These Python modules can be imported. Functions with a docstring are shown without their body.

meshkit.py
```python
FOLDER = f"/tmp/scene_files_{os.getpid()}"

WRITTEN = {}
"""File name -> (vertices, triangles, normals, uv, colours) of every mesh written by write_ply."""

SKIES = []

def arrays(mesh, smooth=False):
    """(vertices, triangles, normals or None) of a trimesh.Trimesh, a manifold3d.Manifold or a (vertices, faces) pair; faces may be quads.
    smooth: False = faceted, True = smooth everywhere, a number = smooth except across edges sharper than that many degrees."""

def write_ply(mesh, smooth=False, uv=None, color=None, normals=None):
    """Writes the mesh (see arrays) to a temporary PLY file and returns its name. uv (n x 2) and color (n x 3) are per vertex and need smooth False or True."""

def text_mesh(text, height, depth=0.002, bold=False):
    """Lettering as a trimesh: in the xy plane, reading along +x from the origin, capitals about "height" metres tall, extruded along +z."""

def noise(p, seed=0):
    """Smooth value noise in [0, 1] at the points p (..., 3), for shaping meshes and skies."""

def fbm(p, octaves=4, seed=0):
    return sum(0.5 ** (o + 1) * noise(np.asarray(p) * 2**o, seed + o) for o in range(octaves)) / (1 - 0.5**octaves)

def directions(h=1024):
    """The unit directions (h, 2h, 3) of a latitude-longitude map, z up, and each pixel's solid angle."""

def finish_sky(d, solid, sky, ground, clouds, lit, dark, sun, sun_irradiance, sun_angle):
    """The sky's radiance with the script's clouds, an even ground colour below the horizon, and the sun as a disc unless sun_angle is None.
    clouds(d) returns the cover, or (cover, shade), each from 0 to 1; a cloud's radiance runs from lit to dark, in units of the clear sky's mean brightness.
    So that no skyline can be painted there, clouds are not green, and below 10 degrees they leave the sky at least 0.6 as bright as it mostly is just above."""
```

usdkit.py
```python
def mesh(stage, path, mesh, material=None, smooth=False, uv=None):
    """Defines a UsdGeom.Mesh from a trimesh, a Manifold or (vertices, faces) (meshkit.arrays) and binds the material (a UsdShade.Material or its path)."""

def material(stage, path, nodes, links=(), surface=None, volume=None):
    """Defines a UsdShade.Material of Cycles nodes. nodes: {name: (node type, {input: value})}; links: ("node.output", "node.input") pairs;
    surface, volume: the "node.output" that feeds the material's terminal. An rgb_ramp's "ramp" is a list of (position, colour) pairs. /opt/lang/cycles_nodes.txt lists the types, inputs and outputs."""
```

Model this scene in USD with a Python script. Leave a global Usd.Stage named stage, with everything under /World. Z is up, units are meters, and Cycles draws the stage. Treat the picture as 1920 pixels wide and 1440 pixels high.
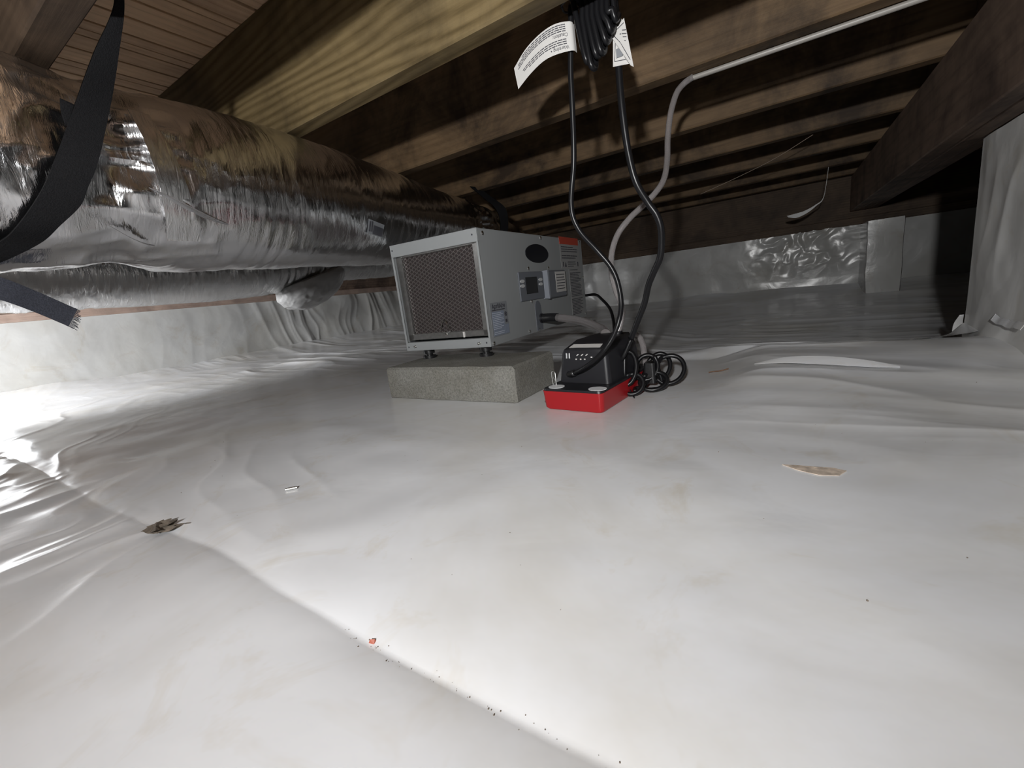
import math, random
import numpy as np
import trimesh
import manifold3d as m3
import usdkit, meshkit
from pxr import Usd, UsdGeom, UsdLux, UsdShade, Gf, Sdf

rng = np.random.default_rng(7)
random.seed(7)
stage = Usd.Stage.CreateInMemory()
UsdGeom.SetStageUpAxis(stage, 'Z')
UsdGeom.SetStageMetersPerUnit(stage, 1.0)
UsdGeom.Xform.Define(stage, '/World')
UsdGeom.Scope.Define(stage, '/World/Looks')

# ---------------------------------------------------------------- camera, light, exposure
CAM = np.array([0.0, 0.0, 0.236])
cam = UsdGeom.Camera.Define(stage, '/World/camera')
right, up, back = (0.84184048, 0.5265222, -0.11865491), (-0.01355842, 0.24040374, 0.97057829), (0.5395561, -0.81546331, 0.20952041)
cam.AddTransformOp().Set(Gf.Matrix4d(*right, 0, *up, 0, *back, 0, *[float(c) for c in CAM], 1))
cam.CreateHorizontalApertureAttr(36.0)
cam.CreateVerticalApertureAttr(27.0)
cam.CreateFocalLengthAttr(15.085)
cam.CreateClippingRangeAttr(Gf.Vec2f(0.01, 100))
cam.CreateExposureAttr(0.0)


def aim(prim, pos, target):
    z = np.array(pos, float) - np.array(target, float)
    z /= np.linalg.norm(z)
    x = np.cross([0, 0, 1.0], z); x /= np.linalg.norm(x)
    y = np.cross(z, x)
    prim.AddTransformOp().Set(Gf.Matrix4d(*x, 0, *y, 0, *z, 0, *[float(p) for p in pos], 1))


# unseen lamp behind the camera, placed to light the floor, joists and far wall
lamp = UsdLux.SphereLight.Define(stage, '/World/unseen_camera_lamp')
lamp.CreateRadiusAttr(0.022)
lamp.CreateIntensityAttr(3950.0)
lamp.CreateColorAttr(Gf.Vec3f(1.0, 0.997, 0.985))
shape = UsdLux.ShapingAPI.Apply(lamp.GetPrim())
shape.CreateShapingConeAngleAttr(76.0)
shape.CreateShapingConeSoftnessAttr(1.0)
aim(lamp, (0.055, -0.42, 0.42), (-0.345, 0.56, 0.78))
# unseen lamp on the left, out of view, placed to light the left wall
left_lamp = UsdLux.SphereLight.Define(stage, '/World/unseen_left_lamp')
left_lamp.CreateRadiusAttr(0.05)
left_lamp.CreateIntensityAttr(1900.0)
left_lamp.CreateColorAttr(Gf.Vec3f(0.98, 0.99, 1.0))
shape = UsdLux.ShapingAPI.Apply(left_lamp.GetPrim())
shape.CreateShapingConeAngleAttr(48.0)
shape.CreateShapingConeSoftnessAttr(0.9)
aim(left_lamp, (-2.15, -0.55, 0.34), (-3.0, 1.20, 0.27))
# unseen light by the left wall, placed for glossy streaks on the floor film
streak_light = UsdLux.RectLight.Define(stage, '/World/unseen_streak_light')
streak_light.CreateWidthAttr(0.42)
streak_light.CreateHeightAttr(0.15)
streak_light.CreateIntensityAttr(9.5)
streak_light.CreateColorAttr(Gf.Vec3f(0.94, 0.97, 1.0))
aim(streak_light, (-2.95, 0.14, 0.27), (-1.0, 0.20, 0.20))


# ---------------------------------------------------------------- helpers
used = {}


def numbered(parent, name):
    k = used.get((parent, name), 0)
    used[(parent, name)] = k + 1
    return f'{parent}/{name}' if k == 0 else f'{parent}/{name}_{k:03d}'


def tag(prim, label=None, cat=None, group=None, kind=None):
    for k, v in (('label', label), ('category', cat), ('group', group), ('kind', kind)):
        if v:
            prim.SetCustomDataByKey(k, v)
    return prim


def obj(name, mesh, mat, parent=None, smooth=30, label=None, cat=None, group=None, kind=None):
    base = str(parent.GetPath()) if parent is not None else '/World'
    p = usdkit.mesh(stage, numbered(base, name), mesh, mat, smooth=smooth).GetPrim()
    return tag(p, label, cat, group, kind)


def thing(name, label, cat, loc=(0, 0, 0), rotz=0.0, group=None, kind=None):
    x = UsdGeom.Xform.Define(stage, numbered('/World', name))
    x.AddTranslateOp().Set(Gf.Vec3d(*[float(c) for c in loc]))
    if rotz:
        x.AddRotateZOp().Set(math.degrees(rotz))
    return tag(x.GetPrim(), label, cat, group, kind)


def box(lo, hi, c=0.0):
    """box with chamfered edges"""
    lo, hi = np.array(lo, float), np.array(hi, float)
    lo, hi = np.minimum(lo, hi), np.maximum(lo, hi)
    if c <= 0:
        return trimesh.creation.box(bounds=[lo, hi])
    c = min(c, 0.45 * (hi - lo).min())
    pts = []
    for sx in (0, 1):
        for sy in (0, 1):
            for sz in (0, 1):
                p = np.array([hi[0] if sx else lo[0], hi[1] if sy else lo[1], hi[2] if sz else lo[2]])
                s = np.array([-1 if sx else 1, -1 if sy else 1, -1 if sz else 1])
                for k in range(3):
                    q = p + c * s
                    q[k] = p[k]
                    pts.append(q)
    return trimesh.convex.convex_hull(np.array(pts))


def hull(pts):
    return trimesh.convex.convex_hull(np.array(pts, float))


def cat_mesh(*ms):
    return trimesh.util.concatenate([m for m in ms])


def spline(pts, n=10):
    p = np.array(pts, float)
    p = np.vstack([2 * p[0] - p[1], p, 2 * p[-1] - p[-2]])
    out = []
    for i in range(1, len(p) - 2):
        t = np.linspace(0, 1, n, endpoint=False)[:, None]
        a, b, c, d = p[i - 1], p[i], p[i + 1], p[i + 2]
        out.append(0.5 * (2 * b + (c - a) * t + (2 * a - 5 * b + 4 * c - d) * t ** 2 + (3 * b - a - 3 * c + d) * t ** 3))
    out.append(p[-2][None])
    return np.vstack(out)


def tube(path, r, seg=12, caps=True):
    path = np.array(path, float)
    n = len(path)
    r = np.broadcast_to(np.asarray(r, float), (n,))
    t = np.gradient(path, axis=0)
    t /= np.linalg.norm(t, axis=1, keepdims=True)
    u = np.cross(t[0], [0.3, 0.9, 0.2]); u /= np.linalg.norm(u)
    V = []
    a = np.linspace(0, 2 * np.pi, seg, endpoint=False)
    for i in range(n):
        u = u - t[i] * (u @ t[i]); u /= np.linalg.norm(u)
        v = np.cross(t[i], u)
        V.append(path[i] + r[i] * (np.cos(a)[:, None] * u + np.sin(a)[:, None] * v))
    V = np.vstack(V)
    F = []
    for i in range(n - 1):
        for j in range(seg):
            k = (j + 1) % seg
            F += [[i * seg + j, i * seg + k, (i + 1) * seg + k], [i * seg + j, (i + 1) * seg + k, (i + 1) * seg + j]]
    if caps:
        V = np.vstack([V, path[0], path[-1]])
        for j in range(seg):
            k = (j + 1) % seg
            F += [[len(V) - 2, k, j], [len(V) - 1, (n - 1) * seg + j, (n - 1) * seg + k]]
    return trimesh.Trimesh(V, F, process=False)


def grid(P, flip=False):
    """mesh of an (n, m, 3) grid of points"""
    n, m = P.shape[:2]
    i = np.arange(n * m).reshape(n, m)
    a, b, c, d = i[:-1, :-1].ravel(), i[1:, :-1].ravel(), i[1:, 1:].ravel(), i[:-1, 1:].ravel()
    F = np.vstack([np.stack([a, b, c], 1), np.stack([a, c, d], 1)])
    if flip:
        F = F[:, ::-1]
    return trimesh.Trimesh(P.reshape(-1, 3), F, process=False)


def ribbon(A, B, th, n=8):
    """strip between two edge curves, with thickness"""
    A, B = spline(A, n), spline(B, n)
    t = np.gradient((A + B) / 2, axis=0)
    nn = np.cross(t, B - A); nn /= np.linalg.norm(nn, axis=1, keepdims=True)
    o = nn * th / 2
    loop = [A + o, B + o, B - o, A - o, A + o]
    g = grid(np.stack(loop, 1))
    k = len(A)
    caps = []
    for e in (0, k - 1):
        caps += [[e * 5, e * 5 + 1, e * 5 + 2], [e * 5, e * 5 + 2, e * 5 + 3]]
    return trimesh.Trimesh(g.vertices, np.vstack([g.faces, caps]), process=False)


def disc(c, n, r, h, seg=20):
    """short cylinder at c, along n"""
    n = np.array(n, float) / np.linalg.norm(n)
    m = trimesh.creation.cylinder(radius=r, height=h, sections=seg)
    m.apply_transform(trimesh.geometry.align_vectors([0, 0, 1], n))
    m.apply_translation(np.array(c, float) + n * h / 2)
    return m


def plate(poly, th, frame):
    """flat polygon given in (s, t) on frame (origin, s axis, t axis, normal), th thick along the normal"""
    from shapely.geometry import Polygon
    m = trimesh.creation.extrude_polygon(Polygon(poly), th, engine='earcut')
    return place(m, frame)


def place(m, frame):
    o, s, t, n = [np.array(q, float) for q in frame]
    v = m.vertices
    m2 = m.copy()
    m2.vertices = o + v[:, :1] * s + v[:, 1:2] * t + v[:, 2:3] * n
    if np.dot(np.cross(s, t), n) < 0:
        m2.faces = m2.faces[:, ::-1]
    return m2


def fb(P, s, o=4, seed=0):
    return meshkit.fbm(np.asarray(P) * s, o, seed) - 0.5


def ridge(P, s, o=3, seed=0):
    v = 0; a = 1.0; tot = 0
    for k in range(o):
        v = v + a * (1 - np.abs(2 * meshkit.noise(np.asarray(P) * s * 2 ** k, seed + k) - 1)) ** 2
        tot += a; a *= 0.5
    return v / tot


# ---------------------------------------------------------------- materials
def M(name, nodes, links=(), surface='p.BSDF', volume=None):
    return usdkit.material(stage, '/World/Looks/' + name, nodes, links, surface=surface, volume=volume)


def plain(name, col, rough=0.5, metal=0.0, bump=0.0, bscale=300.0, var=0.0, **kw):
    nodes = {'p': ('principled_bsdf', {'base_color': col, 'roughness': rough, 'metallic': metal, **kw})}
    links = []
    if bump or var:
        nodes['g'] = ('texture_coordinate', {})
        nodes['n'] = ('noise_texture', {'scale': bscale, 'detail': 3.0})
        links.append(('g.object', 'n.vector'))
    if bump:
        nodes['b'] = ('bump', {'strength': bump, 'distance': 0.001})
        links += [('n.fac', 'b.height'), ('b.normal', 'p.normal')]
    if var:
        c = np.array(col)
        nodes['r'] = ('rgb_ramp', {'ramp': [(0.3, tuple(c * (1 - var))), (0.7, tuple(np.minimum(c * (1 + var), 1)))]})
        links += [('n.fac', 'r.fac'), ('r.color', 'p.base_color')]
    return M(name, nodes, links)


def wood(name, dark, mid, light, along='x', period=0.011, bend=22.0, rough=0.65, dirt=0.5, off=(0, 0, 0), fibre=0.82):
    """sawn timber: growth lines that run along the grain and bend, fine fibre, patches of dirt"""
    F = 6.283 / period
    lo, hi_ = 1.1, 5.0
    scl = (lo, hi_, hi_) if along == 'x' else (hi_, lo, hi_)
    fib = (9, 190, 190) if along == 'x' else (190, 9, 190)
    axis_ = (0, 0.8 * F, F) if along == 'x' else (F, 0, 0.8 * F)
    nodes = {
        'g': ('geometry', {}),
        'm': ('mapping', {'scale': scl, 'location': off}),
        'w': ('noise_texture', {'scale': 1.0, 'detail': 2.0, 'roughness': 0.4, 'distortion': 0.2}),
        'dp': ('vector_math', {'math_type': 'dot_product', 'vector2': axis_}),
        'k': ('math', {'math_type': 'multiply_add', 'value2': bend}),
        's': ('math', {'math_type': 'sine'}),
        'h': ('math', {'math_type': 'multiply_add', 'value2': 0.5, 'value3': 0.5}),
        'm2': ('mapping', {'scale': fib, 'location': off}),
        'f': ('noise_texture', {'scale': 1.0, 'detail': 4.0, 'roughness': 0.65}),
        'a': ('mix_float', {'fac': fibre}),
        'r': ('rgb_ramp', {'ramp': [(0.16, dark), (0.45, mid), (0.8, light)]}),
        'd': ('noise_texture', {'scale': 5.0, 'detail': 7.0, 'roughness': 0.65, 'distortion': 0.4}),
        'dr': ('rgb_ramp', {'ramp': [(0.36, (1 - dirt, 1 - dirt, 1 - 0.95 * dirt)), (0.58, (1, 1, 1))]}),
        'x': ('mix_color', {'blend_type': 'multiply', 'fac': 1.0}),
        'b': ('bump', {'strength': 0.3, 'distance': 0.0015}),
        'p': ('principled_bsdf', {'roughness': rough, 'specular_ior_level': 0.25}),
    }
    links = [('g.position', 'm.vector'), ('m.vector', 'w.vector'), ('g.position', 'dp.vector1'), ('w.fac', 'k.value1'), ('dp.value', 'k.value3'), ('k.value', 's.value1'), ('s.value', 'h.value1'),
             ('g.position', 'm2.vector'), ('m2.vector', 'f.vector'), ('h.value', 'a.a'), ('f.fac', 'a.b'), ('a.result', 'r.fac'),
             ('g.position', 'd.vector'), ('d.fac', 'dr.fac'), ('r.color', 'x.a'), ('dr.color', 'x.b'), ('x.result', 'p.base_color'),
             ('a.result', 'b.height'), ('b.normal', 'p.normal')]
    return M(name, nodes, links)


def film(name, c1, c2, rough, bump, spec=0.5, sheen=0.0):
    nodes = {
        'g': ('geometry', {}),
        'n': ('noise_texture', {'scale': 2.6, 'detail': 6.0, 'roughness': 0.62, 'distortion': 0.6}),
        'r': ('rgb_ramp', {'ramp': [(0.36, c2), (0.56, c1)]}),
        'n2': ('noise_texture', {'scale': 7.0, 'detail': 5.0, 'roughness': 0.7, 'distortion': 1.2}),
        'r2': ('rgb_ramp', {'ramp': [(0.56, (1, 1, 1)), (0.74, (0.90, 0.86, 0.79))]}),
        'x': ('mix_color', {'blend_type': 'multiply', 'fac': 1.0}),
        'n3': ('noise_texture', {'scale': 55.0, 'detail': 4.0, 'roughness': 0.6}),
        'n4': ('noise_texture', {'scale': 9.0, 'detail': 3.0, 'roughness': 0.5, 'distortion': 0.8}),
        'a': ('math', {'math_type': 'multiply_add', 'value2': 0.12}),
        'b': ('bump', {'strength': bump, 'distance': 0.006}),
        'p': ('principled_bsdf', {'roughness': rough, 'specular_ior_level': spec}),
    }
    links = [('g.position', 'n.vector'), ('g.position', 'n2.vector'), ('g.position', 'n3.vector'), ('g.position', 'n4.vector'),
             ('n.fac', 'r.fac'), ('n2.fac', 'r2.fac'), ('r.color', 'x.a'), ('r2.color', 'x.b'), ('x.result', 'p.base_color'),
             ('n3.fac', 'a.value1'), ('n4.fac', 'a.value3'), ('a.value', 'b.height'), ('b.normal', 'p.normal')]
    return M(name, nodes, links)


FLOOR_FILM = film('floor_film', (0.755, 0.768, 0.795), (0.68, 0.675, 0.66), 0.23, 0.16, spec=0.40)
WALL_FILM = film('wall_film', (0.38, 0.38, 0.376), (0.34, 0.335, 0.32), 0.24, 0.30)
PIER_FILM = film('pier_film', (0.76, 0.76, 0.75), (0.69, 0.68, 0.655), 0.36, 0.3)
YELLOW_PINE = wood('yellow_pine', (0.075, 0.052, 0.021), (0.135, 0.097, 0.045), (0.180, 0.133, 0.066), 'x', 0.017, 60, dirt=0.5, fibre=0.6)
PINE = wood('brown_pine', (0.072, 0.046, 0.025), (0.114, 0.073, 0.039), (0.142, 0.094, 0.052), 'x', 0.024, 60, dirt=0.75, off=(3, 1, 2))
DARK_PINE = wood('dark_pine', (0.042, 0.028, 0.018), (0.075, 0.050, 0.033), (0.10, 0.068, 0.045), 'x', 0.013, 20, dirt=0.5, off=(7, 2, 5))
GIRDER_WOOD = wood('girder_wood', (0.10, 0.072, 0.055), (0.165, 0.115, 0.086), (0.21, 0.148, 0.112), 'y', 0.024, 50, dirt=0.6, off=(1, 9, 5))
PLANK_WOOD = [wood(f'plank_wood_{k}', (0.40, 0.265, 0.165), (0.58 + .05 * k, 0.39 + .035 * k, 0.25 + .02 * k), (0.66 + .05 * k, 0.46 + .035 * k, 0.30 + .02 * k), 'y', 0.020, 24, dirt=0.25, off=(k * 3, k, 1)) for k in range(3)]
SILL_WOOD = wood('sill_wood', (0.22, 0.155, 0.125), (0.27, 0.20, 0.165), (0.32, 0.25, 0.21), 'y', 0.05, 14, dirt=0.4, off=(2, 2, 2))


def foil(name, col, rough, bump):
    nodes = {
        'g': ('geometry', {}),
        'm': ('mapping', {'scale': (16, 95, 16)}),
        'n': ('noise_texture', {'scale': 1.0, 'detail': 5.0, 'roughness': 0.6, 'distortion': 0.7}),
        'm2': ('mapping', {'scale': (9, 22, 9)}),
        'v': ('voronoi_texture', {'scale': 1.0, 'feature': 'distance_to_edge'}),
        'vr': ('rgb_ramp', {'ramp': [(0.0, (0, 0, 0)), (0.25, (1, 1, 1))]}),
        'a': ('mix_float', {'fac': 0.30}),
        'b': ('bump', {'strength': bump, 'distance': 0.004}),
        'p': ('principled_bsdf', {'base_color': col, 'metallic': 1.0, 'roughness': rough}),
    }
    links = [('g.position', 'm.vector'), ('m.vector', 'n.vector'), ('g.position', 'm2.vector'), ('n.color', 'm2.location'), ('m2.vector', 'v.vector'),
             ('v.distance', 'vr.fac'), ('n.fac', 'a.a'), ('vr.color', 'a.b'), ('a.result', 'b.height'), ('b.normal', 'p.normal')]
    return M(name, nodes, links)


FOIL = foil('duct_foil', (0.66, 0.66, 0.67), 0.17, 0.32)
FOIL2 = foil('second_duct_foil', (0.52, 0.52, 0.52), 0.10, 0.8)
FOIL_CAP = plain('cap_film', (0.42, 0.42, 0.42), 0.35, bump=0.6, bscale=30.0)
FOIL_TAPE = foil('foil_tape', (0.75, 0.75, 0.75), 0.22, 0.5)
BLACK_RUBBER = plain('black_rubber', (0.012, 0.012, 0.013), 0.35, bump=0.1)
BLACK_CORD = plain('black_cord', (0.007, 0.007, 0.008), 0.32, specular_ior_level=0.28)
BLACK_PLASTIC = plain('black_plastic', (0.013, 0.013, 0.016), 0.42, bump=0.15, bscale=900.0)
RED_PLASTIC = plain('red_plastic', (0.33, 0.009, 0.013), 0.30, bump=0.05, bscale=500.0)
CABINET = plain('grey_powder_coat', (0.26, 0.272, 0.278), 0.45, bump=0.12, bscale=1400.0)
GALV = plain('galvanised_steel', (0.52, 0.52, 0.51), 0.38, metal=1.0, bump=0.1, bscale=120.0, var=0.12)
SCREW = plain('bright_screw', (0.82, 0.82, 0.80), 0.18, metal=1.0)
FILTER_DARK = plain('filter_media', (0.022, 0.015, 0.015), 0.8, bump=0.6, bscale=220.0, var=0.4)
STRAND = plain('filter_strand', (0.22, 0.20, 0.195), 0.4, metal=0.5)
NAVY = plain('navy_badge', (0.008, 0.009, 0.013), 0.3)
PANEL = plain('panel_grey', (0.125, 0.135, 0.155), 0.4)
PANEL_RIB = plain('panel_rib', (0.26, 0.28, 0.32), 0.35)
SCREEN = plain('dark_screen', (0.014, 0.015, 0.018), 0.12)
BUTTON = plain('button_grey', (0.48, 0.49, 0.50), 0.4)
PAPER = plain('paper_white', (0.50, 0.49, 0.475), 0.6)
STICKER_GREY = plain('sticker_grey', (0.28, 0.28, 0.28), 0.45)
STICKER_SLATE = plain('sticker_slate', (0.185, 0.195, 0.21), 0.45)
STICKER_BLUE = plain('sticker_blue', (0.19, 0.22, 0.28), 0.45)
STICKER_RED = plain('sticker_red', (0.42, 0.06, 0.035), 0.45)
INK = plain('ink', (0.045, 0.045, 0.055), 0.5)
PALE_INK = plain('pale_ink', (0.40, 0.43, 0.50), 0.5)
WHITE_DOT = plain('white_dot', (0.72, 0.73, 0.75), 0.4)
WHITE_PVC = plain('white_pvc', (0.26, 0.245, 0.225), 0.4)
WEBBING = plain('black_webbing', (0.008, 0.008, 0.009), 0.85, bump=0.8, bscale=600.0, var=0.3, specular_ior_level=0.12)
WEBBING_GREY = plain('grey_webbing', (0.030, 0.032, 0.042), 0.85, bump=0.8, bscale=600.0, var=0.3, specular_ior_level=0.2)  # greyer tone, used for the loose tail
DEBRIS = plain('dry_leaf', (0.14, 0.115, 0.09), 0.8, bump=0.5, bscale=150.0, var=0.4)
RED_CHIP = plain('red_chip', (0.38, 0.11, 0.07), 0.6)
STEEL = plain('pin_steel', (0.50, 0.50, 0.48), 0.38, metal=1.0)
SCRAP = plain('grey_scrap', (0.50, 0.50, 0.50), 0.5)
THREAD = plain('pale_thread', (0.30, 0.24, 0.19), 0.6)
CLEAR = M('clear_vinyl', {'p': ('principled_bsdf', {'base_color': (0.50, 0.47, 0.47), 'roughness': 0.14, 'transmission_weight': 0.75, 'ior': 1.35, 'specular_ior_level': 0.6})})
CONCRETE = M('concrete', {
    'g': ('geometry', {}),
    'n': ('noise_texture', {'scale': 260.0, 'detail': 4.0, 'roughness': 0.7}),
    'n2': ('noise_texture', {'scale': 14.0, 'detail': 4.0}),
    'r': ('rgb_ramp', {'ramp': [(0.30, (0.135, 0.132, 0.118)), (0.5, (0.215, 0.212, 0.194)), (0.72, (0.29, 0.286, 0.262))]}),
    'r2': ('rgb_ramp', {'ramp': [(0.3, (0.78, 0.76, 0.72)), (0.65, (1, 1, 1))]}),
    'x': ('mix_color', {'blend_type': 'multiply', 'fac': 1.0}),
    'b': ('bump', {'strength': 0.7, 'distance': 0.002}),
    'p': ('principled_bsdf', {'roughness': 0.9, 'specular_ior_level': 0.2})},
    [('g.position', 'n.vector'), ('g.position', 'n2.vector'), ('n.fac', 'r.fac'), ('n2.fac', 'r2.fac'), ('r.color', 'x.a'), ('r2.color', 'x.b'),
     ('x.result', 'p.base_color'), ('n.fac', 'b.height'), ('b.normal', 'p.normal')])

# ---------------------------------------------------------------- the setting: film floor and walls
XL, XR, YN, YF = -3.0, 2.0, -1.3, 3.17
WALL_TOP = 0.372


def axis(parts):
    out = [parts[0][0]]
    for a, b, n in parts:
        out += list(np.linspace(a, b, n + 1)[1:])
    return np.array(out)


def gauss(x, s):
    return np.exp(-(x / s) ** 2)


def floor_height(X, Y):
    P = np.stack([X, Y, 0 * X], -1)
    z = 0.012 * fb(P, 1.6, 3, 11) + 0.010 * fb(P, 4.5, 3, 5)
    # long folds, mostly along x, stronger away from the camera
    warp = 0.10 * fb(P, 2.0, 2, 21)
    Q = np.stack([X * 1.4 + warp, (Y + warp) * 6.5 + 0.3 * X, 0 * X], -1)
    far = np.clip((Y - 0.55) / 0.6, 0, 1)
    env = np.clip(0.5 + 2.0 * fb(P, 2.2, 2, 77), 0.1, 1.4)
    z += far * env * 0.021 * (ridge(Q, 1.0, 2, 31) - 0.4)
    Q2 = np.stack([X * 3 + 3 * warp, (Y + warp) * 15 + 0.8 * X, 0 * X], -1)
    z += far * np.clip(0.2 + 3 * fb(P, 3.1, 2, 78), 0, 1) * 0.006 * (ridge(Q2, 1.0, 2, 41) - 0.4)
    # seam where two sheets meet in a shallow crease: y = 0.163
    ys = 0.163 + 0.006 * np.sin(9 * X + 0.6) + 0.012 * fb(P * [1, 0, 0], 5, 2, 3)
    d = Y - ys
    hgt = 0.0075 * (0.75 + 0.9 * fb(P * [1, 0, 0], 4, 2, 9))
    z -= hgt * np.where(d > 0, np.exp(-d / 0.024), np.exp(d / 0.030))
    # ripples in the loose film on the left: across the seam on the near sheet, slanting away on the far one
    left = np.clip((-0.40 - X) / 0.30, 0, 1)
    near = left * np.clip((0.02 - d) / 0.03, 0, 1) * np.clip((0.30 + d) / 0.2, 0, 1)
    z += near * 0.0085 * (ridge(np.stack([X * 8.0 + 3.0 * d + 2.2 * fb(P, 5.0, 2, 57), Y * 3.5 + 9 * warp, 0 * X], -1), 1.0, 2, 51) - 0.4)
    beyond = left * np.clip(d / 0.03, 0, 1) * np.clip((0.55 - d) / 0.35, 0, 1)
    z += beyond * 0.0055 * (ridge(np.stack([(X * 0.42 + Y * 0.95) * 8.0 + 2.0 * fb(P, 4.0, 2, 58), (X - 0.4 * Y) * 1.3 + 4 * warp, 0 * X], -1), 1.0, 2, 53) - 0.4)
    # bundle of film along the foot of the left and far walls
    e = np.minimum(X - XL, YF - Y)
    foot = np.clip(1 - e / 0.55, 0, 1)
    z += foot ** 2 * (0.050 + 0.04 * fb(P, 2.0, 2, 61)) + foot * 0.006 * (ridge(np.stack([X * 2.2 + Y * 0.8, Y * 1.8 - X, 0 * X], -1), 1.0, 2, 71) - 0.4)
    # broad swell in front of the pier and right of the pump
    yc = 1.22 + 0.05 * fb(P, 3.0, 2, 83)
    z += 0.032 * np.where(Y < yc, np.exp(-((Y - yc) / 0.24) ** 2), np.exp(-((Y - yc) / 0.15) ** 2)) * np.clip((X + 0.40) / 0.3, 0, 1)
    z -= 0.055 * np.sin(np.pi * np.clip((Y - 1.22) / 1.66, 0, 1)) * np.clip((X + 0.75) / 0.4, 0, 1)
    # flat under the block, the pump and the dehumidifier
    flat = np.clip(1.35 - np.maximum(np.abs(X + 0.60) / 0.42, np.abs(Y - 0.90) / 0.30), 0, 0.35) / 0.35
    flat = flat * flat * (3 - 2 * flat)
    z = z * (1 - flat)
    return z


xs = axis([(-3.0, -1.6, 150), (-1.6, 0.3, 430), (0.3, 0.8, 70), (0.8, 2.0, 40)])
ys = axis([(-1.3, -0.1, 40), (-0.1, 0.8, 330), (0.8, 1.6, 190), (1.6, 3.17, 150)])
X, Y = np.meshgrid(xs, ys, indexing='ij')
Zf = floor_height(X, Y)
obj('floor', grid(np.stack([X, Y, Zf], -1)), FLOOR_FILM, smooth=True, label='white plastic vapour barrier film spread over the crawl space floor', kind='structure')


def fz(x, y):
    return float(floor_height(np.array([[x]]), np.array([[y]]))[0, 0])


# left wall film (faces +x)
yy = axis([(YN, 0.3, 40), (0.3, 3.2, 420)])
zz = np.linspace(-0.03, WALL_TOP, 70)
YY, ZZ = np.meshgrid(yy, zz, indexing='ij')
P = np.stack([YY, ZZ, 0 * YY], -1)
fold = np.clip((YY - 1.2) / 0.8, 0.12, 1)
dx = fold * 0.017 * (ridge(np.stack([YY * 9 + 2.5 * ZZ + 2 * fb(P, 3, 2, 4), ZZ * 1.2, 0 * YY], -1), 1.0, 2, 17) - 0.3) + 0.012 * fb(P, 5, 3, 8)
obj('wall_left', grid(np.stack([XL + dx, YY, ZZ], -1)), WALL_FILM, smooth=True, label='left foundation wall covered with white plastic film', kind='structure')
# far wall film (faces -y)
xx = axis([(XL - 0.02, 0.85, 460), (0.85, XR, 60)])
zz = np.linspace(-0.09, WALL_TOP, 90)
XX, ZZ = np.meshgrid(xx, zz, indexing='ij')
P = np.stack([XX, ZZ, 0 * XX], -1)
cr = np.exp(-((XX - 0.08) / 0.24) ** 2) * np.clip((ZZ - 0.10) / 0.08, 0, 1)
dy = 0.016 * fb(P, 4, 3, 8) + cr * 0.016 * ridge(np.stack([XX * 11, ZZ * 13, 0 * XX], -1) + 1.8 * fb(P, 9, 2, 2)[..., None], 1.0, 2, 23) + 0.02 * np.clip(1 - ZZ / 0.14, 0, 1) * fb(P, [3, 6, 1], 3, 29)
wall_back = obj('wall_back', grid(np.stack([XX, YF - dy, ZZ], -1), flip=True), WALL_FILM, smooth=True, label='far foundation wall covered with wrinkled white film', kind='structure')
light_frame = thing('window', None, None, kind='structure'); tag(light_frame, 'added frame round the unseen light at the left wall, out of view')  # added metal frame around the unseen light by the left wall
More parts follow.
